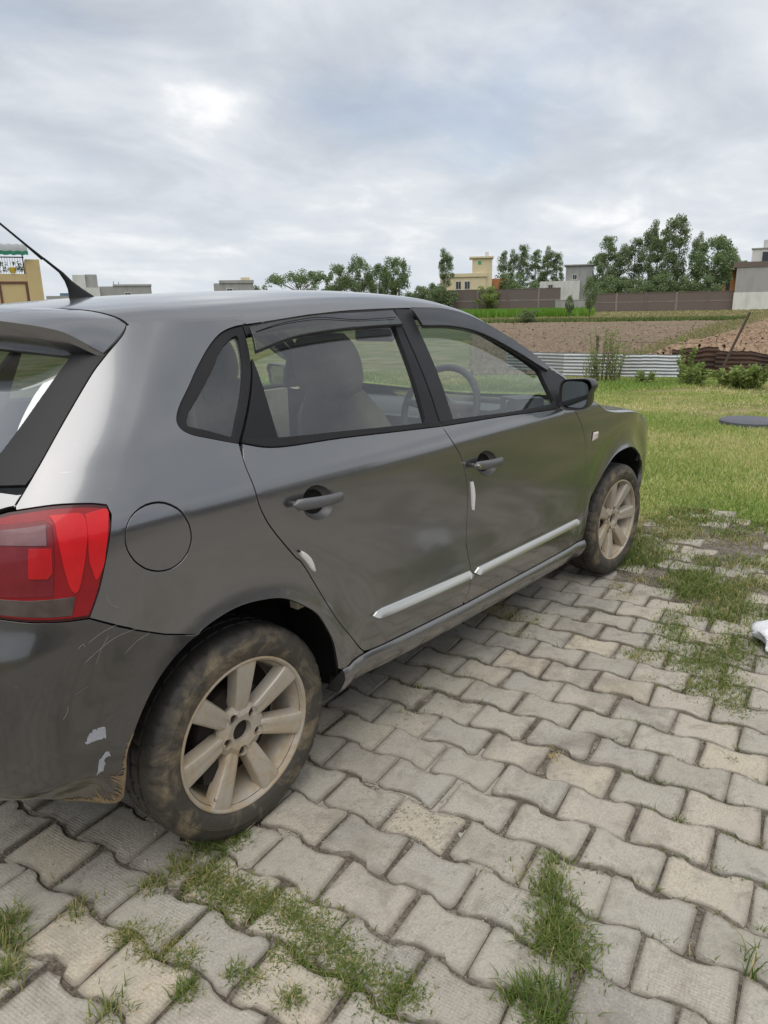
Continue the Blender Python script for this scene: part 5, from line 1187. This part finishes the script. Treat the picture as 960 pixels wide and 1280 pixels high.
def tree(name, kind, px, d, ytop, label, cat='tree', wide=1., var=0, leafm='leaf', ybase=None, group=None, z0=0.):
    yh = 394.3-.0186*px; h = CAM_LOC[2]+(yh-ytop)/894.5*d*.985-z0
    p = far(px, d, z0); root = empty(name, p, var*1.7+px*.01); root.scale = (h*wide, h*wide, h)
    tm, cm = TREE[kind][var % 3]
    for nm, me, m in (('trunk', tm, M['bark_pale'] if kind == 'tall' else M['bark']), ('crown', cm, M[leafm])):
        key = (me.name, m.name)
        if key not in LEAFM: c_ = me.copy(); c_.materials.clear(); c_.materials.append(m); LEAFM[key] = c_
        o = bpy.data.objects.new(nm, LEAFM[key]); COL.objects.link(o); o.parent = root
    return tag(root, label, cat, group)
G1, G2, G3 = 'trees above the brick wall on the right', 'trees behind the brick wall in the middle', 'trees behind the car roof'
tree('eucalyptus_tree', 'tall', 757, 168, 305, 'leftmost slim pale tree of the tall row above the brick wall', wide=1.0, var=0, leafm='leaf_pale', group=G1)
tree('eucalyptus_tree', 'tall', 772, 166, 314, 'shorter slim tree second in the row above the brick wall', wide=1.1, var=1, leafm='leaf_pale', group=G1)
tree('eucalyptus_tree', 'tall', 790, 170, 310, 'slim tree third in the row above the brick wall', wide=1.0, var=2, leafm='leaf_pale', group=G1)
tree('eucalyptus_tree', 'tall', 808, 166, 289, 'tall pale tree left of the tallest pair above the wall', wide=.75, var=1, leafm='leaf_pale', group=G1)
tree('eucalyptus_tree', 'tall', 818, 172, 308, 'short tree tucked between the taller ones above the wall', wide=1.1, var=0, leafm='leaf', group=G1)
tree('eucalyptus_tree', 'tall', 831, 166, 291, 'left one of the tallest pair of trees above the wall', wide=.8, var=2, leafm='leaf_pale', group=G1)
tree('eucalyptus_tree', 'tall', 844, 168, 285, 'right one and highest of the tallest pair of trees above the wall', wide=.7, var=0, leafm='leaf_pale', group=G1)
tree('eucalyptus_tree', 'tall', 866, 172, 303, 'thin half bare tree right of the tallest pair', wide=.6, var=1, leafm='leaf_pale', group=G1)
tree('leafy_tree', 'round', 885, 166, 303, 'broad leafy green tree at the right end of the tree row', wide=.75, var=0, leafm='leaf', group=G1)
tree('leafy_tree', 'round', 903, 185, 317, 'dark rounded tree behind the white and orange house', wide=.6, var=1, leafm='leaf')
tree('leafy_tree', 'round', 924, 230, 332, 'distant olive tree left of the rooftop cabin', wide=.9, var=2, leafm='leaf')
tree('leafy_tree', 'round', 746, 190, 322, 'dark round tree just left of the tall pale row', wide=.6, var=1, leafm='leaf')
for i, (px, yt, lb) in enumerate([(765, 345, 'low green bush under the leftmost tall tree'), (785, 342, 'green bush under the middle of the tall tree row'), (812, 345, 'green bush below the gap in the tall tree row'), (838, 343, 'pale green bush at the foot of the tallest tree pair'), (858, 348, 'spreading bright bush right of the tallest pair'), (875, 346, 'bush merging with the leafy tree above the brick wall')]):
    tree('bush', 'bush', px, 160, yt, lb, 'bush', 1.0, i, 'leaf_pale' if i % 2 else 'leaf', group='bushes along the top of the brick wall')
for i, (px, yt, w_, v, lm, lb) in enumerate([(628, 320, .7, 0, 'leaf_pale', 'leftmost tree of the middle clump beside the cream house'), (640, 318, .75, 1, 'leaf', 'second tree of the middle clump beside the cream house'), (653, 315, .8, 2, 'leaf', 'high tree near the centre of the middle clump'), (668, 319, .9, 0, 'leaf', 'centre tree of the middle clump with a broad top'), (682, 315, .8, 1, 'leaf', 'tallest tree on the right of the middle clump'), (694, 324, .9, 2, 'leaf_pale', 'last tree of the middle clump before the grey house')]):
    tree('eucalyptus_tree', 'tall', px, 215, yt, lb, 'tree', w_, v, lm, group=G2)
tree('bush', 'bush', 633, 175, 341, 'dark bush at the left foot of the middle tree clump', 'bush', .9, 0, 'leaf')
tree('bush', 'bush', 650, 172, 347, 'wide dark green bush under the middle tree clump', 'bush', 1.3, 1, 'leaf')
tree('bush', 'bush', 611, 150, 357, 'bright green bush before the wall below the cream house', 'bush', 1.0, 2, 'leaf_bright')
tree('eucalyptus_tree', 'tall', 557, 150, 316, 'lone slim tree standing left of the cream house', 'tree', .85, 1, 'leaf')
tree('bush', 'bush', 548, 150, 357, 'low bushes left of the lone slim tree', 'bush', 1.2, 0, 'leaf')
tree('bush', 'bush', 530, 155, 350, 'grey green bush just above the front of the car roof', 'bush', 1.0, 1, 'leaf_pale')
tree('flat_tree', 'flat', 376, 170, 341, 'low flat topped tree at the left end of the trees behind the roof', 'tree', .9, 0, 'leaf', group=G3)
for i, (px, yt, w_, k, v, lm, lb) in enumerate([(422, 330, .55, 'round', 0, 'leaf_pale', 'slender tree between the flat topped tree and the dark clump'), (449, 323, .62, 'round', 1, 'leaf', 'dark dense tree left in the clump behind the roof'), (474, 330, .6, 'round', 2, 'leaf', 'middle tree of the dark clump behind the roof'), (495, 321, .58, 'round', 0, 'leaf', 'right tree of the dark clump behind the roof')]):
    tree('leafy_tree', k, px, 160, yt, lb, 'tree', w_, v, lm, group=G3)
tree('bush', 'bush', 324, 170, 356, 'tiny dark tree beside the flat roofed house behind the car', 'bush', .7, 2, 'leaf')
tree('bush', 'bush', 404, 165, 352, 'low bush left of the slender tree behind the roof', 'bush', 1.1, 1, 'leaf')
# shrubs in the field
tree('shrub', 'round', 712, 64, 369, 'dark upright shrub on the left of the two at the field edge', 'shrub', .42, 1, 'leaf')
tree('shrub', 'round', 737, 63, 346, 'taller loose shrub on the right of the two at the field edge', 'shrub', .40, 2, 'leaf')
tree('shrub', 'bush', 660, 61, 385, 'small grey green bush at the edge of the ploughed soil', 'shrub', 1.5, 0, 'leaf_pale')
tree('shrub', 'bush', 756, 63, 394, 'low clump of weeds right of the tall field shrub', 'shrub', 1.8, 1, 'leaf')

# weeds along the tin fence
def weed(name, px, d, h, w_, n, stems, size, label, m, seed):
    g = np.random.default_rng(seed); p = far(px, d, -.04); root = empty(name, p); st = MB(); C, Rd = [], []
    for k in range(stems):
        a = g.uniform(0, 6.28); r = w_*math.sqrt(g.random())*.6; hh = h*g.uniform(.55, 1.05); b0 = (r*.6*math.cos(a), r*.6*math.sin(a), 0); b1 = (r*math.cos(a)+g.normal(0, .04), r*math.sin(a)+g.normal(0, .04), hh*.5); b2 = (r*1.4*math.cos(a)+g.normal(0, .06), r*1.4*math.sin(a)+g.normal(0, .06), hh)
        st.tube([b0, b1, b2], [.007, .005, .002], 5)
        for s in np.linspace(.15, 1, 8): q = np.array(b0)*(1-s)+np.array(b2)*s; C.append(q); Rd.append(.05+.05*w_)
    V, T, t = leaf_cloud(np.array(C), np.array(Rd), n, size, g)
    st.build('stem', M['bark'], root); link('foliage', tint_mesh('foliage', V, T, t), m, root); return tag(root, label, 'weed', 'weeds along the tin fence')
weed('tall_weed', 757, 14.4, .95, .30, 800, 16, .022, 'tall wispy yellow green weed in front of the grey tin sheets', M['leaf_bright'], 1)
weed('tall_weed', 774, 14.3, .90, .30, 800, 16, .022, 'second tall wispy weed touching the first on its right', M['leaf_bright'], 2)
weed('tall_weed', 742, 14.5, .55, .25, 360, 9, .022, 'lower thin weed left of the two tall ones', M['leaf_bright'], 3)
weed('leafy_weed', 877, 13.9, .34, .24, 900, 12, .040, 'low leafy green weed at the joint of grey and rusty tin', M['leaf_bright'], 4)
weed('leafy_weed', 864, 14.2, .75, .12, 260, 4, .04, 'thin upright weed stem above the left end of the rusty tin', M['leaf_bright'], 5)
weed('leafy_weed', 930, 13.8, .32, .32, 1100, 14, .042, 'wide leafy bush in front of the rusty tin by the frame edge', M['leaf_bright'], 6)
weed('leafy_weed', 950, 13.7, .36, .32, 1000, 12, .042, 'rightmost leafy bush before the rusty tin', M['leaf_bright'], 7)
weed('leafy_weed', 815, 14.1, .22, .25, 420, 8, .035, 'small low weed halfway along the grey tin sheets', M['leaf_bright'], 8)

# ================================================================== tin fence
M['tin'] = NT('galvanised_tin'); t = M['tin']; w = t.world(); c = t.ramp(t.noise(w, 1.8, 6, .6), (.35, (.40, .42, .44)), (.65, (.30, .31, .32)), (.8, (.21, .17, .13))); t.set(Base_Color=c, Metallic=.35, Roughness=.5); M['tin'] = t.m
t = NT('rusty_tin'); w = t.world(); c = t.ramp(t.noise(w, 3, 7, .65), (.3, (.022, .013, .010)), (.55, (.06, .032, .020)), (.8, (.12, .06, .033))); t.set(Base_Color=c, Metallic=.1, Roughness=.8); M['rust'] = t.m
M['post'] = plain('weathered_post', (.085, .065, .05), .9, 0, .35, 15, .4)
fence = empty('tin_fence', far(780, 15.2)); tag(fence, 'low fence of corrugated tin sheets, grey on the left and rusty right', 'fence')
inv = fence.matrix_basis.inverted()
def fpart(o): o.parent = fence; o.matrix_parent_inverse = inv; return o
def tin(p0, p1, h, m, waves, amp, seed, ragged=0., tilt=0.):
    g = np.random.default_rng(seed); a, b = Vector(p0), Vector(p1); dr = (b-a).normalized(); nr = Vector((dr.y, -dr.x, 0)); rows = []
    nz, nx = waves*8, 24; top = h+ragged*np.cumsum(g.normal(0, .35, nx+1)); dent = np.cumsum(g.normal(0, .008, nx+1))
    for i in range(nz+1):
        z = i/nz; rows.append([a+(b-a)*(j/nx)+nr*(amp*math.sin(2*math.pi*waves*z)+dent[j]*z+tilt*z)+Vector((0, 0, -.04+z*(top[j]+.04))) for j in range(nx+1)])
    bk = [[p-nr*.0025 for p in r_] for r_ in rows]
    mb = MB().grid(rows); mb.grid(bk); return fpart(mb.build('tin_sheet', m, None, 60))
def fp(px, d, z=0.): return far(px, d, z)
tin(fp(636, 16.2), fp(712, 15.5), .42, M['tin'], 7, .011, 3, .0, .03); tin(fp(708, 15.45), fp(786, 15.25), .42, M['tin'], 7, .011, 4); tin(fp(783, 15.22), fp(858, 15.25), .41, M['tin'], 7, .011, 5, .01)
tin(fp(846, 15.5), fp(905, 15.6), .47, M['rust'], 6, .010, 6, .022, -.05); tin(fp(902, 15.55), fp(975, 15.7), .46, M['rust'], 6, .010, 7, .022, -.05); tin(fp(972, 15.7), fp(1060, 16.2), .46, M['rust'], 6, .010, 8, .02, 0)
def post(px, d, dx, h, r_): p = fp(px, d, -.05); q = p+Vector((0, 0, h)); a = heading(px); q += Vector((math.sin(a), -math.cos(a), 0))*dx; return fpart(MB().tube([p, (p+q)/2+Vector((.01, .01, 0)), q], [r_, r_*.9, r_*.8], 7).build('post', M['post'], None, 50))
post(750, 15.6, .0, .80, .035); post(908, 15.45, .42, 1.22, .028)
wire = MB().tube([fp(750, 15.6, .68), fp(790, 15.55, .63), fp(850, 15.5, .60), fp(918, 15.4, .62)], .004, 5); fpart(wire.build('wire', M['post'], None))

# ================================================================== walls and houses far off
def m_brick():
    t = NT('brickwork'); w = t.coord('Object'); b = t.n('ShaderNodeTexBrick'); mp2 = t.n('ShaderNodeMapping'); t.l(w, mp2.inputs[0]); mp2.inputs['Rotation'].default_value = (R(90), 0, 0); t.l(mp2.outputs[0], b.inputs['Vector'])
    b.inputs['Scale'].default_value = 4.; b.inputs['Color1'].default_value = (.165, .105, .085, 1); b.inputs['Color2'].default_value = (.115, .082, .070, 1); b.inputs['Mortar'].default_value = (.18, .16, .145, 1); b.inputs['Mortar Size'].default_value = .02
    c = t.mix(t.ramp(t.noise(t.world((1, 1, 2)), .55, 8, .75), (.38, 0.), (.62, .85)), b.outputs[0], (.125, .115, .105)); t.set(Base_Color=c, Roughness=.95); return t.m
def plaster(name, c, stain=(.12, .11, .10), k=.45):
    t = NT(name); w = t.world(); n = t.noise(t.world((1, 1, .35)), .9, 7, .65); t.set(Base_Color=t.mix(t.ramp(n, (.45, 0.), (.75, k)), c, stain), Roughness=.9); return t.m
M['brick'] = m_brick(); M['wall_band'] = plaster('stained_wall_band', (.21, .185, .165), (.11, .095, .085), .8); M['cream'] = plaster('cream_plaster', (.62, .53, .34), (.42, .36, .25), .4); M['grey_pl'] = plaster('grey_plaster', (.31, .31, .30)); M['white_pl'] = plaster('white_plaster', (.60, .60, .57), (.25, .24, .22)); M['orange'] = plaster('orange_plaster', (.50, .22, .09)); M['yellow'] = plaster('yellow_house_plaster', (.56, .43, .22), (.36, .28, .16), .3)
M['concrete'] = plaster('bare_concrete', (.34, .335, .32)); M['win'] = NT('dark_window').set(Base_Color=(.03, .035, .04), Roughness=.15).m; M['brown'] = plain('brown_frame', (.13, .05, .035), .6); M['green_cloth'] = plain('green_shade_cloth', (.03, .20, .12), .8, 0, .3, 3); M['grey_cloth'] = plain('grey_roof_sheet', (.28, .30, .30), .7, 0, .2, 2)
M['bluepaint'] = plain('blue_tank', (.10, .16, .22), .5); M['iron'] = plain('black_iron', (.02, .02, .02), .6); M['pot_yellow'] = plain('yellow_pot', (.62, .42, .05), .5); M['greenmark'] = plain('green_emblem', (.05, .32, .12), .6)
def at_z(px, d, y):                                      # height of image row y at distance d
    yh = 394.3-.0186*px; return CAM_LOC[2]+(yh-y)/894.5*d*.985
def house(name, px, d, label, cat='house', group=None):
    a = heading(px); r = empty(name, far(px, d), a-math.pi/2); tag(r, label, cat, group); return r     # local x to the right, local y away
def hb(root, px0, d, name, parts, m, parent=None):
    """boxes given as local (x0,x1,y0,y1,z0,z1)"""
    b = MB()
    for x0, x1, y0, y1, z0, z1 in parts: b.box(((x0+x1)/2, (y0+y1)/2, (z0+z1)/2), (x1-x0, y1-y0, z1-z0))
    return b.build(name, m, parent or root)
def win(root, x, z, w_, h_, y=-.03, fm='white_pl'):
    f = hb(root, 0, 0, 'window', [(x-w_/2-.12, x+w_/2+.12, y-.06, y+.01, z-.12, z), (x-w_/2-.12, x+w_/2+.12, y-.06, y+.01, z+h_, z+h_+.12), (x-w_/2-.12, x-w_/2, y-.06, y+.01, z, z+h_), (x+w_/2, x+w_/2+.12, y-.06, y+.01, z, z+h_), (x-.03, x+.03, y-.05, y+.0, z, z+h_)], M[fm])
    hb(root, 0, 0, 'pane', [(x-w_/2, x+w_/2, y-.02, y+.005, z, z+h_)], M['win'], f)
# brick walls with piers
def brick_wall(px0, px1, d0, d1, yt0, label, step):
    a, b_ = far(px0, d0), far(px1, d1); L = (b_-a).length; rz = math.atan2(b_.y-a.y, b_.x-a.x); root = empty('brick_wall', a, rz); tag(root, label, 'wall'); h = at_z(px0, d0, yt0)
    hb(root, 0, 0, 'wall_panel', [(0, L, 0, .25, -.3, h)], M['brick'])
    n = int(L/step)
    for k in range(n+1): hb(root, 0, 0, 'pier', [(k*step-.2, k*step+.2, -.10, .30, -.3, h+.02)], M['wall_band'] if k % 2 else M['brick'])
    hb(root, 0, 0, 'coping', [(0, L, -.06, .31, h+.022, h+.12)], M['brick']); hb(root, 0, 0, 'plaster_band', [(0, L, -.03, -.003, h*.50, h*.56)], M['wall_band'])
brick_wall(735, 926, 141, 139, 369.5, 'long dark brick boundary wall below the tall tree row', 5.)
brick_wall(560, 700, 152, 150, 365, 'reddish brick wall behind the bright green crop', 6.)
r = house('plaster_wall', 717, 146, 'pale weathered wall section between the two brick walls', 'wall'); hb(r, 0, 0, 'wall_panel', [(-3.4, 3.4, 0, .25, -.3, 2.2)], M['concrete']); hb(r, 0, 0, 'coping', [(-3.45, 3.45, -.05, .3, 2.2, 2.3)], M['concrete'])
# cream house
d = 172; s = d/894.5; r = house('cream_house', 588, d, 'two storey cream house with a square roof tower behind the trees'); X = lambda p: (p-588)*s*1.03
zb = at_z(588, d, 349); zt = at_z(588, d, 328)
hb(r, 0, 0, 'wall', [(X(553), X(605), 0, 9, -.3, zb)], M['cream']); hb(r, 0, 0, 'parapet', [(X(552), X(606), -.25, 9.2, zb+.003, zb+.75)], M['cream'])
hb(r, 0, 0, 'stair_tower', [(X(589.5), X(612), .4, 6, zb-2.5, zt)], M['cream']); hb(r, 0, 0, 'tower_slab', [(X(586), X(613.5), .0, 6.4, zt+.003, zt+.35)], M['cream']); hb(r, 0, 0, 'water_tank', [(X(604), X(608), 2, 3.4, zt+.36, zt+1.4)], M['white_pl'])
for px in (574, 584): win(r, X(px), zb-2.6, 1.1, 1.6)
hb(r, 0, 0, 'emblem', [(X(596), X(599.5), .33, .39, zt-1.3, zt-.6)], M['greenmark']); hb(r, 0, 0, 'side_wing', [(X(612), X(628), 3, 9, -.3, zb-.4)], M['orange'])
# grey house
d = 185; s = d/894.5; r = house('grey_house', 712, d, 'small grey plastered house with a raised room left of the tall trees'); X = lambda p: (p-712)*s*1.03; z1, z2 = at_z(712, d, 354), at_z(712, d, 337)
hb(r, 0, 0, 'wall', [(X(678), X(722), 0, 8, -.3, z1)], M['white_pl']); hb(r, 0, 0, 'upper_room', [(X(706), X(735), 1, 8, -.3, z2)], M['grey_pl']); hb(r, 0, 0, 'roof_slab', [(X(704), X(736), .6, 8.4, z2+.003, z2+.25)], M['concrete'])
win(r, X(716), z1+.3, .9, 1.1, .97); win(r, X(690), z1-2.0, 1., 1.2)
# white and orange house
d = 176; s = d/894.5; r = house('orange_house', 905, d, 'white and orange house with an open porch behind the brick wall'); X = lambda p: (p-905)*s*1.03; z1 = at_z(905, d, 344)
hb(r, 0, 0, 'wall', [(X(891), X(900), 0, 6, -.3, z1)], M['white_pl']); hb(r, 0, 0, 'porch_wall', [(X(900.5), X(914), 1.5, 6, -.3, z1-.1)], M['orange']); hb(r, 0, 0, 'side_wall', [(X(914.5), X(918), 0, 6, -.3, z1-.2)], M['white_pl']); hb(r, 0, 0, 'roof_slab', [(X(889), X(926), -.5, 6.5, z1+.003, z1+.25)], M['concrete']); win(r, X(896), z1-2.4, .8, 1.5); hb(r, 0, 0, 'door', [(X(905), X(909), 1.42, 1.49, -.3, z1-1.2)], M['win'])
# big grey gable wall building at the right edge
d = 138; s = d/894.5; r = house('grey_building', 945, d, 'large blank grey plastered building with a brick top course at the right edge'); X = lambda p: (p-945)*s*1.02; z1 = at_z(945, d, 341)
hb(r, 0, 0, 'wall', [(X(923.5), X(1010), 0, 9, -.3, z1)], M['grey_pl']); hb(r, 0, 0, 'white_base', [(X(923), X(1010.5), -.05, 9, -.3, at_z(945, d, 367))], M['white_pl']); hb(r, 0, 0, 'brick_course', [(X(920), X(1011), -.12, 9.2, z1+.003, z1+.85)], M['brick'])
c = hb(r, 0, 0, 'roof_cabin', [(X(936), X(960), 2, 5, z1+.853, z1+2.9)], M['white_pl']); hb(r, 0, 0, 'cabin_opening', [(X(946), X(952), 1.9, 1.99, z1+.9, z1+2.4)], M['win'], c)
tk = MB().tube([(X(951), 3.4, z1+2.9), (X(951), 3.4, z1+4.3)], .8, 14); tk.build('water_tank', M['white_pl'], r, 40); hb(r, 0, 0, 'roof_slab', [(X(935), X(961), 1.8, 5.2, z1+2.903, z1+3.05)], M['concrete'])
# flat roofs peeping over the car roof
d = 150; s = d/894.5; r = house('flat_roofed_house', 150, d, 'grey flat roofed house with a stair tower behind the antenna'); X = lambda p: (p-150)*s*1.08; z1, z2 = at_z(150, d, 362), at_z(118, d, 350)
hb(r, 0, 0, 'wall', [(X(131), X(184), 0, 9, -.3, z1)], M['concrete']); hb(r, 0, 0, 'stair_tower', [(X(108), X(120), .3, 5, -.3, z2)], M['white_pl']); hb(r, 0, 0, 'tower_side', [(X(120), X(131), 1, 5, -.3, z2+.1)], M['concrete']); hb(r, 0, 0, 'parapet', [(X(146), X(184.5), -.15, 9.2, z1+.003, z1+.35)], M['concrete']); hb(r, 0, 0, 'porch', [(X(120), X(133), -.5, .9, -.3, z1-.2)], M['white_pl']); win(r, X(160), z1-2.4, 1, 1.2)
MB().tube([(X(147), 3, z1+.3), (X(147), 3, z1+1.0)], .05, 6).build('roof_pipe', M['iron'], r); MB().tube([(X(152), 3, z1+.3), (X(152), 3, z1+.9)], .05, 6).build('roof_pipe', M['iron'], r)
r = house('flat_roofed_house', 84, 190, 'low bluish rooftop just left of the antenna'); hb(r, 0, 0, 'wall', [(-4, 5, 0, 6, -.3, at_z(84, 190, 373))], M['concrete']); hb(r, 0, 0, 'water_tank', [(-1, 1, 1, 2.5, at_z(84, 190, 373)+.003, at_z(84, 190, 370))], M['bluepaint'])
d = 160; s = d/894.5; r = house('flat_roofed_house', 297, d, 'small grey flat roofed house above the middle of the car roof'); X = lambda p: (p-297)*s*1.05; z1 = at_z(297, d, 357)
hb(r, 0, 0, 'wall', [(X(273), X(316), 0, 8, -.3, z1)], M['concrete']); hb(r, 0, 0, 'parapet', [(X(279), X(317), -.2, 8.2, z1+.003, z1+.6)], M['concrete']); hb(r, 0, 0, 'roof_room', [(X(303), X(313), 2, 5, z1+.61, z1+1.2)], M['cream']); win(r, X(290), z1-2.2, 1, 1.1)
# yellow house at the left edge
d = 78; s = d/894.5; r = house('yellow_house', 20, d, 'yellow house with brown framed panel, iron railing and green awning at the left edge'); X = lambda p: (p-20)*s*1.12; z = lambda y: at_z(20, d, y)
hb(r, 0, 0, 'wall', [(X(-90), X(37), 0, 8, -.3, z(351))], M['yellow']); hb(r, 0, 0, 'corner_pier', [(X(34.5), X(47), -.10, 8, -.3, z(336))], M['yellow'])
f = hb(r, 0, 0, 'window', [(X(9), X(11), -.12, .02, z(400), z(359.5)), (X(32), X(34), -.12, .02, z(400), z(359.5)), (X(9), X(34), -.125, .02, z(361), z(358.8))], M['brown']); hb(r, 0, 0, 'panel', [(X(11), X(32), -.03, .01, z(400), z(361))], M['yellow'], f)
rl = hb(r, 0, 0, 'railing', [(X(-60), X(34), -.02, .03, z(334.5), z(333.3))]+[(X(p)-.015, X(p)+.015, -.01, .02, z(351), z(334)) for p in np.arange(-20, 34, 2.2)], M['iron'])
g_ = np.random.default_rng(4); C = np.array([(X(p), .35, z(351)+g_.uniform(.2, 1.0)) for p in g_.uniform(-8, 32, 26)]); V, T_, tn = leaf_cloud(C, np.full(26, .25), 500, .09, g_); o = link('potted_plants', tint_mesh('plants', V, T_, tn), M['leaf'], r); o['label'] = 'dark potted plants behind the railing'
MB().tube([(X(23), .1, z(351)+.05), (X(23), .1, z(351)+.5), (X(23), .1, z(351)+.6)], [.22, .30, .2], 12).build('pot', M['pot_yellow'], r, 40)
aw = MB().grid([[(X(p), y, zz+.05*math.sin(p*.9)) for p in np.linspace(-60, 38, 40)] for y, zz in ((-.6, z(331)), (-.6, z(327)), (-.3, z(322)), (2.5, z(318)))]); ao = aw.build('awning', M['grey_cloth'], r, 40)
hem = MB().grid([[(X(p), -.63, zz+.05*math.sin(p*.9)) for p in np.linspace(-60, 38.3, 40)] for zz in (z(332), z(328))]); hem.build('awning_hem', M['green_cloth'], ao, 40)
for p in (33, -10): MB().tube([(X(p), .2, z(351)), (X(p), .2, z(322))], .05, 8).build('awning_post', M['iron'], ao)
hb(r, 0, 0, 'back_wall', [(X(-90), X(5), 4, 8, z(351), z(322))], M['yellow'])

# ================================================================== small things on the ground
mh = MB(); rr = [[(8.24+.34*k_*math.cos(a), -.10+.34*k_*math.sin(a), zz) for a in np.linspace(0, 2*math.pi, 41)[:-1]] for k_, zz in ((1.0, -.05), (1.0, .012), (.96, .02), (.0, .024))]; mh.grid(rr, close_v=True)
tag(mh.build('manhole_cover', plain('dark_cover', (.10, .105, .12), .6, .2, .2, 10), None, 40), 'dark grey round cover lying in the lawn at the right edge', 'cover')
def bag():
    g = np.random.default_rng(9); rows = []
    for i in range(22):
        v = i/21*math.pi; row = []
        for j in range(36):
            a = j/36*2*math.pi; k = 1+.22*math.sin(3*a+2*v)+.14*math.sin(7*a-3*v)+.08*math.sin(13*a+5*v)+g.normal(0, .035)
            row.append((2.05+.115*k*math.sin(v)*math.cos(a), -1.685+.085*k*math.sin(v)*math.sin(a), .045+.055*math.cos(v)*(1+.25*math.sin(5*a)+.15*math.sin(9*a))))
        rows.append(row)
    b = MB().grid(rows, close_v=True); b.v = [(x, y, max(z, .004)) for x, y, z in b.v]
    t = NT('white_film'); t.set(Base_Color=(.70, .72, .75), Roughness=.3, Coat_Weight=.3); t.bump(t.noise(t.world(), 40, 5, .6, 1.5), .6, .01)
    tag(b.build('plastic_bag', t.m, None, 70), 'crumpled white plastic bag lying in the grass at the right edge', 'bag')
bag()

# ================================================================== the lane and the house behind the photographer (mirrored in the doors)
lane_m = m_tilled('lane_dust', (.13, .115, .095), (.19, .17, .14), (.26, .235, .195), 3.)
sheet('lane', [(-40, -5.31), (40, -5.31), (40, -15.2), (-40, -15.2)], -.026, lane_m)
r = empty('plain_house', (0, -15.3, 0), math.pi); tag(r, 'plain grey brown house across the lane mirrored in the grey car doors', 'house')
M['brown_pl'] = plaster('brown_plaster', (.24, .225, .21), (.13, .12, .115), .6)
hb(r, 0, 0, 'wall', [(-16, 13, 0, 9, -.1, 3.3)], M['brown_pl']); hb(r, 0, 0, 'parapet', [(-16.2, 13.2, -.2, 9.2, 3.303, 4.0)], M['brown_pl']); hb(r, 0, 0, 'gate', [(-3, 0, -.08, -.003, -.05, 2.4)], M['iron'])
for wx in (-12, -7, 3.5, 8.5): win(r, wx, 1.1, 1.5, 1.4, -.03, 'brown_pl')
